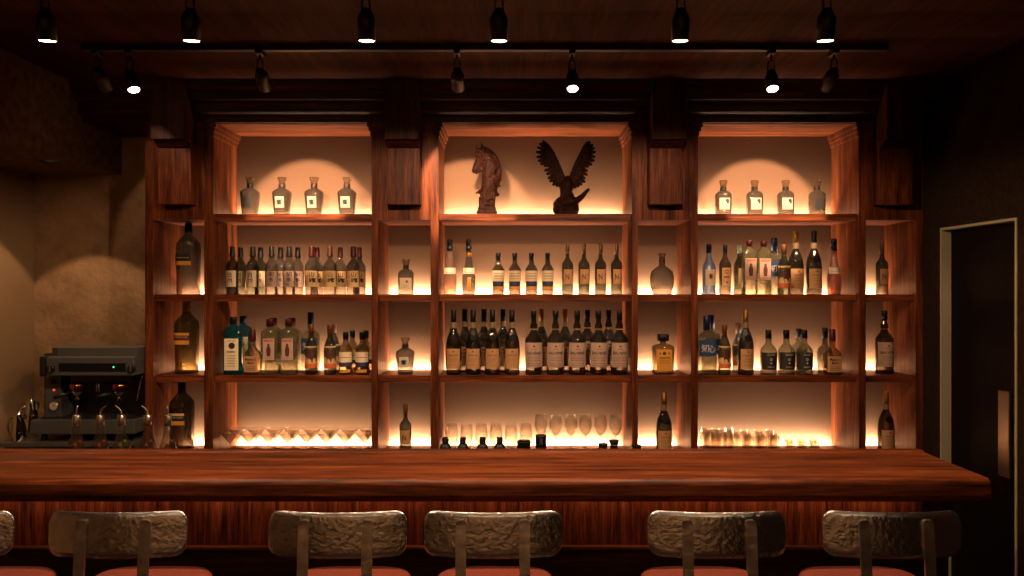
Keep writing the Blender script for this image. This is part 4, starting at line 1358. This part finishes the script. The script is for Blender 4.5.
R_ = math.radians
names = ['leftmost', 'second from the left', 'third from the left', 'third from the right', 'second from the right', 'rightmost']
for i, px in enumerate((45, 190, 366, 499, 681, 827)):
    y = 2.60
    spot_head(X(px, y), y, R_(8), .031, .098, .089, 'lit black spotlight in the upper row near the top edge, ' + names[i], 'lit spotlights of the upper row', (56.0, R_(164), .16) if px in (366, 681) else (34.0, R_({45: 100, 190: 114}.get(px, 126)), .2))
for px, y, w_ in ((97, 3.31, 'beside the lit lamp at the left end of the track'), (260, 3.31, 'above the left bay'), (457, 3.31, 'above the horse head'), (834, 3.31, 'at the right end of the track')):
    spot_head(X(px, y), y, R_(60), .030, .10, .090, 'spotlight turned towards the shelves, ' + w_, 'spotlights turned towards the shelves', (150.0 if px != 97 else 8.0, R_(42), .10), yaw=0.06 if px < 200 or px == 260 else 0)
for px, yaw, w_ in ((130, .9, 'at the left end of the track'), (572, 0, 'in the middle of the track'), (771, -.15, 'on the right part of the track')):
    spot_head(X(px, 3.31), 3.31, R_(-25), .027, .09, .097, 'lit spotlight turned towards the room, ' + w_, 'spotlights turned towards the room', (10.0, R_(80), .5), yaw=yaw)
for i, xx in enumerate((-1.5, -.5, .5, 1.4)):  # unseen lamps added to brighten the stool backs
    spot_head(xx, .30, R_(48), .031, .098, .089, 'added black spotlight over the room, %s from the left wall' % ORD[i], 'added spotlights over the room', (8.0, R_(44), .4))

def spot(loc, rot, power, size, blend, name, r=.02, color=SPOT_C):
    ld = bpy.data.lights.new(name, 'SPOT')
    ld.energy, ld.color, ld.spot_size, ld.spot_blend, ld.shadow_soft_size = power, color, size, blend, r
    lo = bpy.data.objects.new(name, ld)
    COL.objects.link(lo)
    lo.location = loc
    lo.rotation_euler = rot
for i, xx in enumerate((-2.0, -1.2, -.4, .4, 1.2)):  # unseen lamps added so the stool metal reflects a lit wall
    dw = empty('added_washer', (xx, -2.0, CEIL), label='added ceiling downlight washing the wall opposite the bar, %s from the left' % ORD[i], cat='downlight', group='added downlights by the wall opposite the bar')
    MB().lathe([(-.05, .04), (-.048, .045), (0, .045)], lamp_black, 24).build('housing', dw)
    MB().lathe([(-.053, .034), (-.0505, .036)], lens_m, 24).build('lens', dw)
    spot((xx, -2.0, CEIL - .06), (R_(-12), 0, 0), 190.0, R_(60), .5, 'added_washer_light', color=(1.0, 0.74, 0.52))
# recessed downlight under the bulkhead above the coffee corner
dl = empty('recessed_downlight', (DLX, DLY, 2.42), label='recessed downlight under the bulkhead above the espresso machine', cat='downlight')
MB().lathe([(-.004, .035), (-.002, .042), (0, .042)], lamp_black, 28).build('trim_ring', dl)
MB().lathe([(-.0055, .028), (-.0042, .03)], emit('recessed_lens_light', (1.0, 0.66, 0.38), 4.0), 24).build('lens', dl)
MB().lathe([(-.058, .053), (-.003, .053), (-.003, .0545), (-.058, .0545)], black, 32, cap0=False, cap1=False).build('baffle', dl)
spot((DLX, DLY, 2.41), (0, 0, 0), 30.0, R_(84), .12, 'corner_light', color=(1.0, 0.66, 0.38))
# strip under the bar overhang
for x0, x1 in ((-2.7, -1.2), (-1.2, .2), (.2, 1.5)):
    ld = bpy.data.lights.new('under_bar_light', 'AREA')
    ld.shape = 'RECTANGLE'; ld.size = (x1 - x0) * .98; ld.size_y = .01; ld.energy = 1.0; ld.color = SPOT_C
    lo = bpy.data.objects.new('under_bar_light', ld); COL.objects.link(lo)
    lo.location = ((x0 + x1) / 2, 2.782, .9415); lo.rotation_euler = (-R_(10), 0, 0)
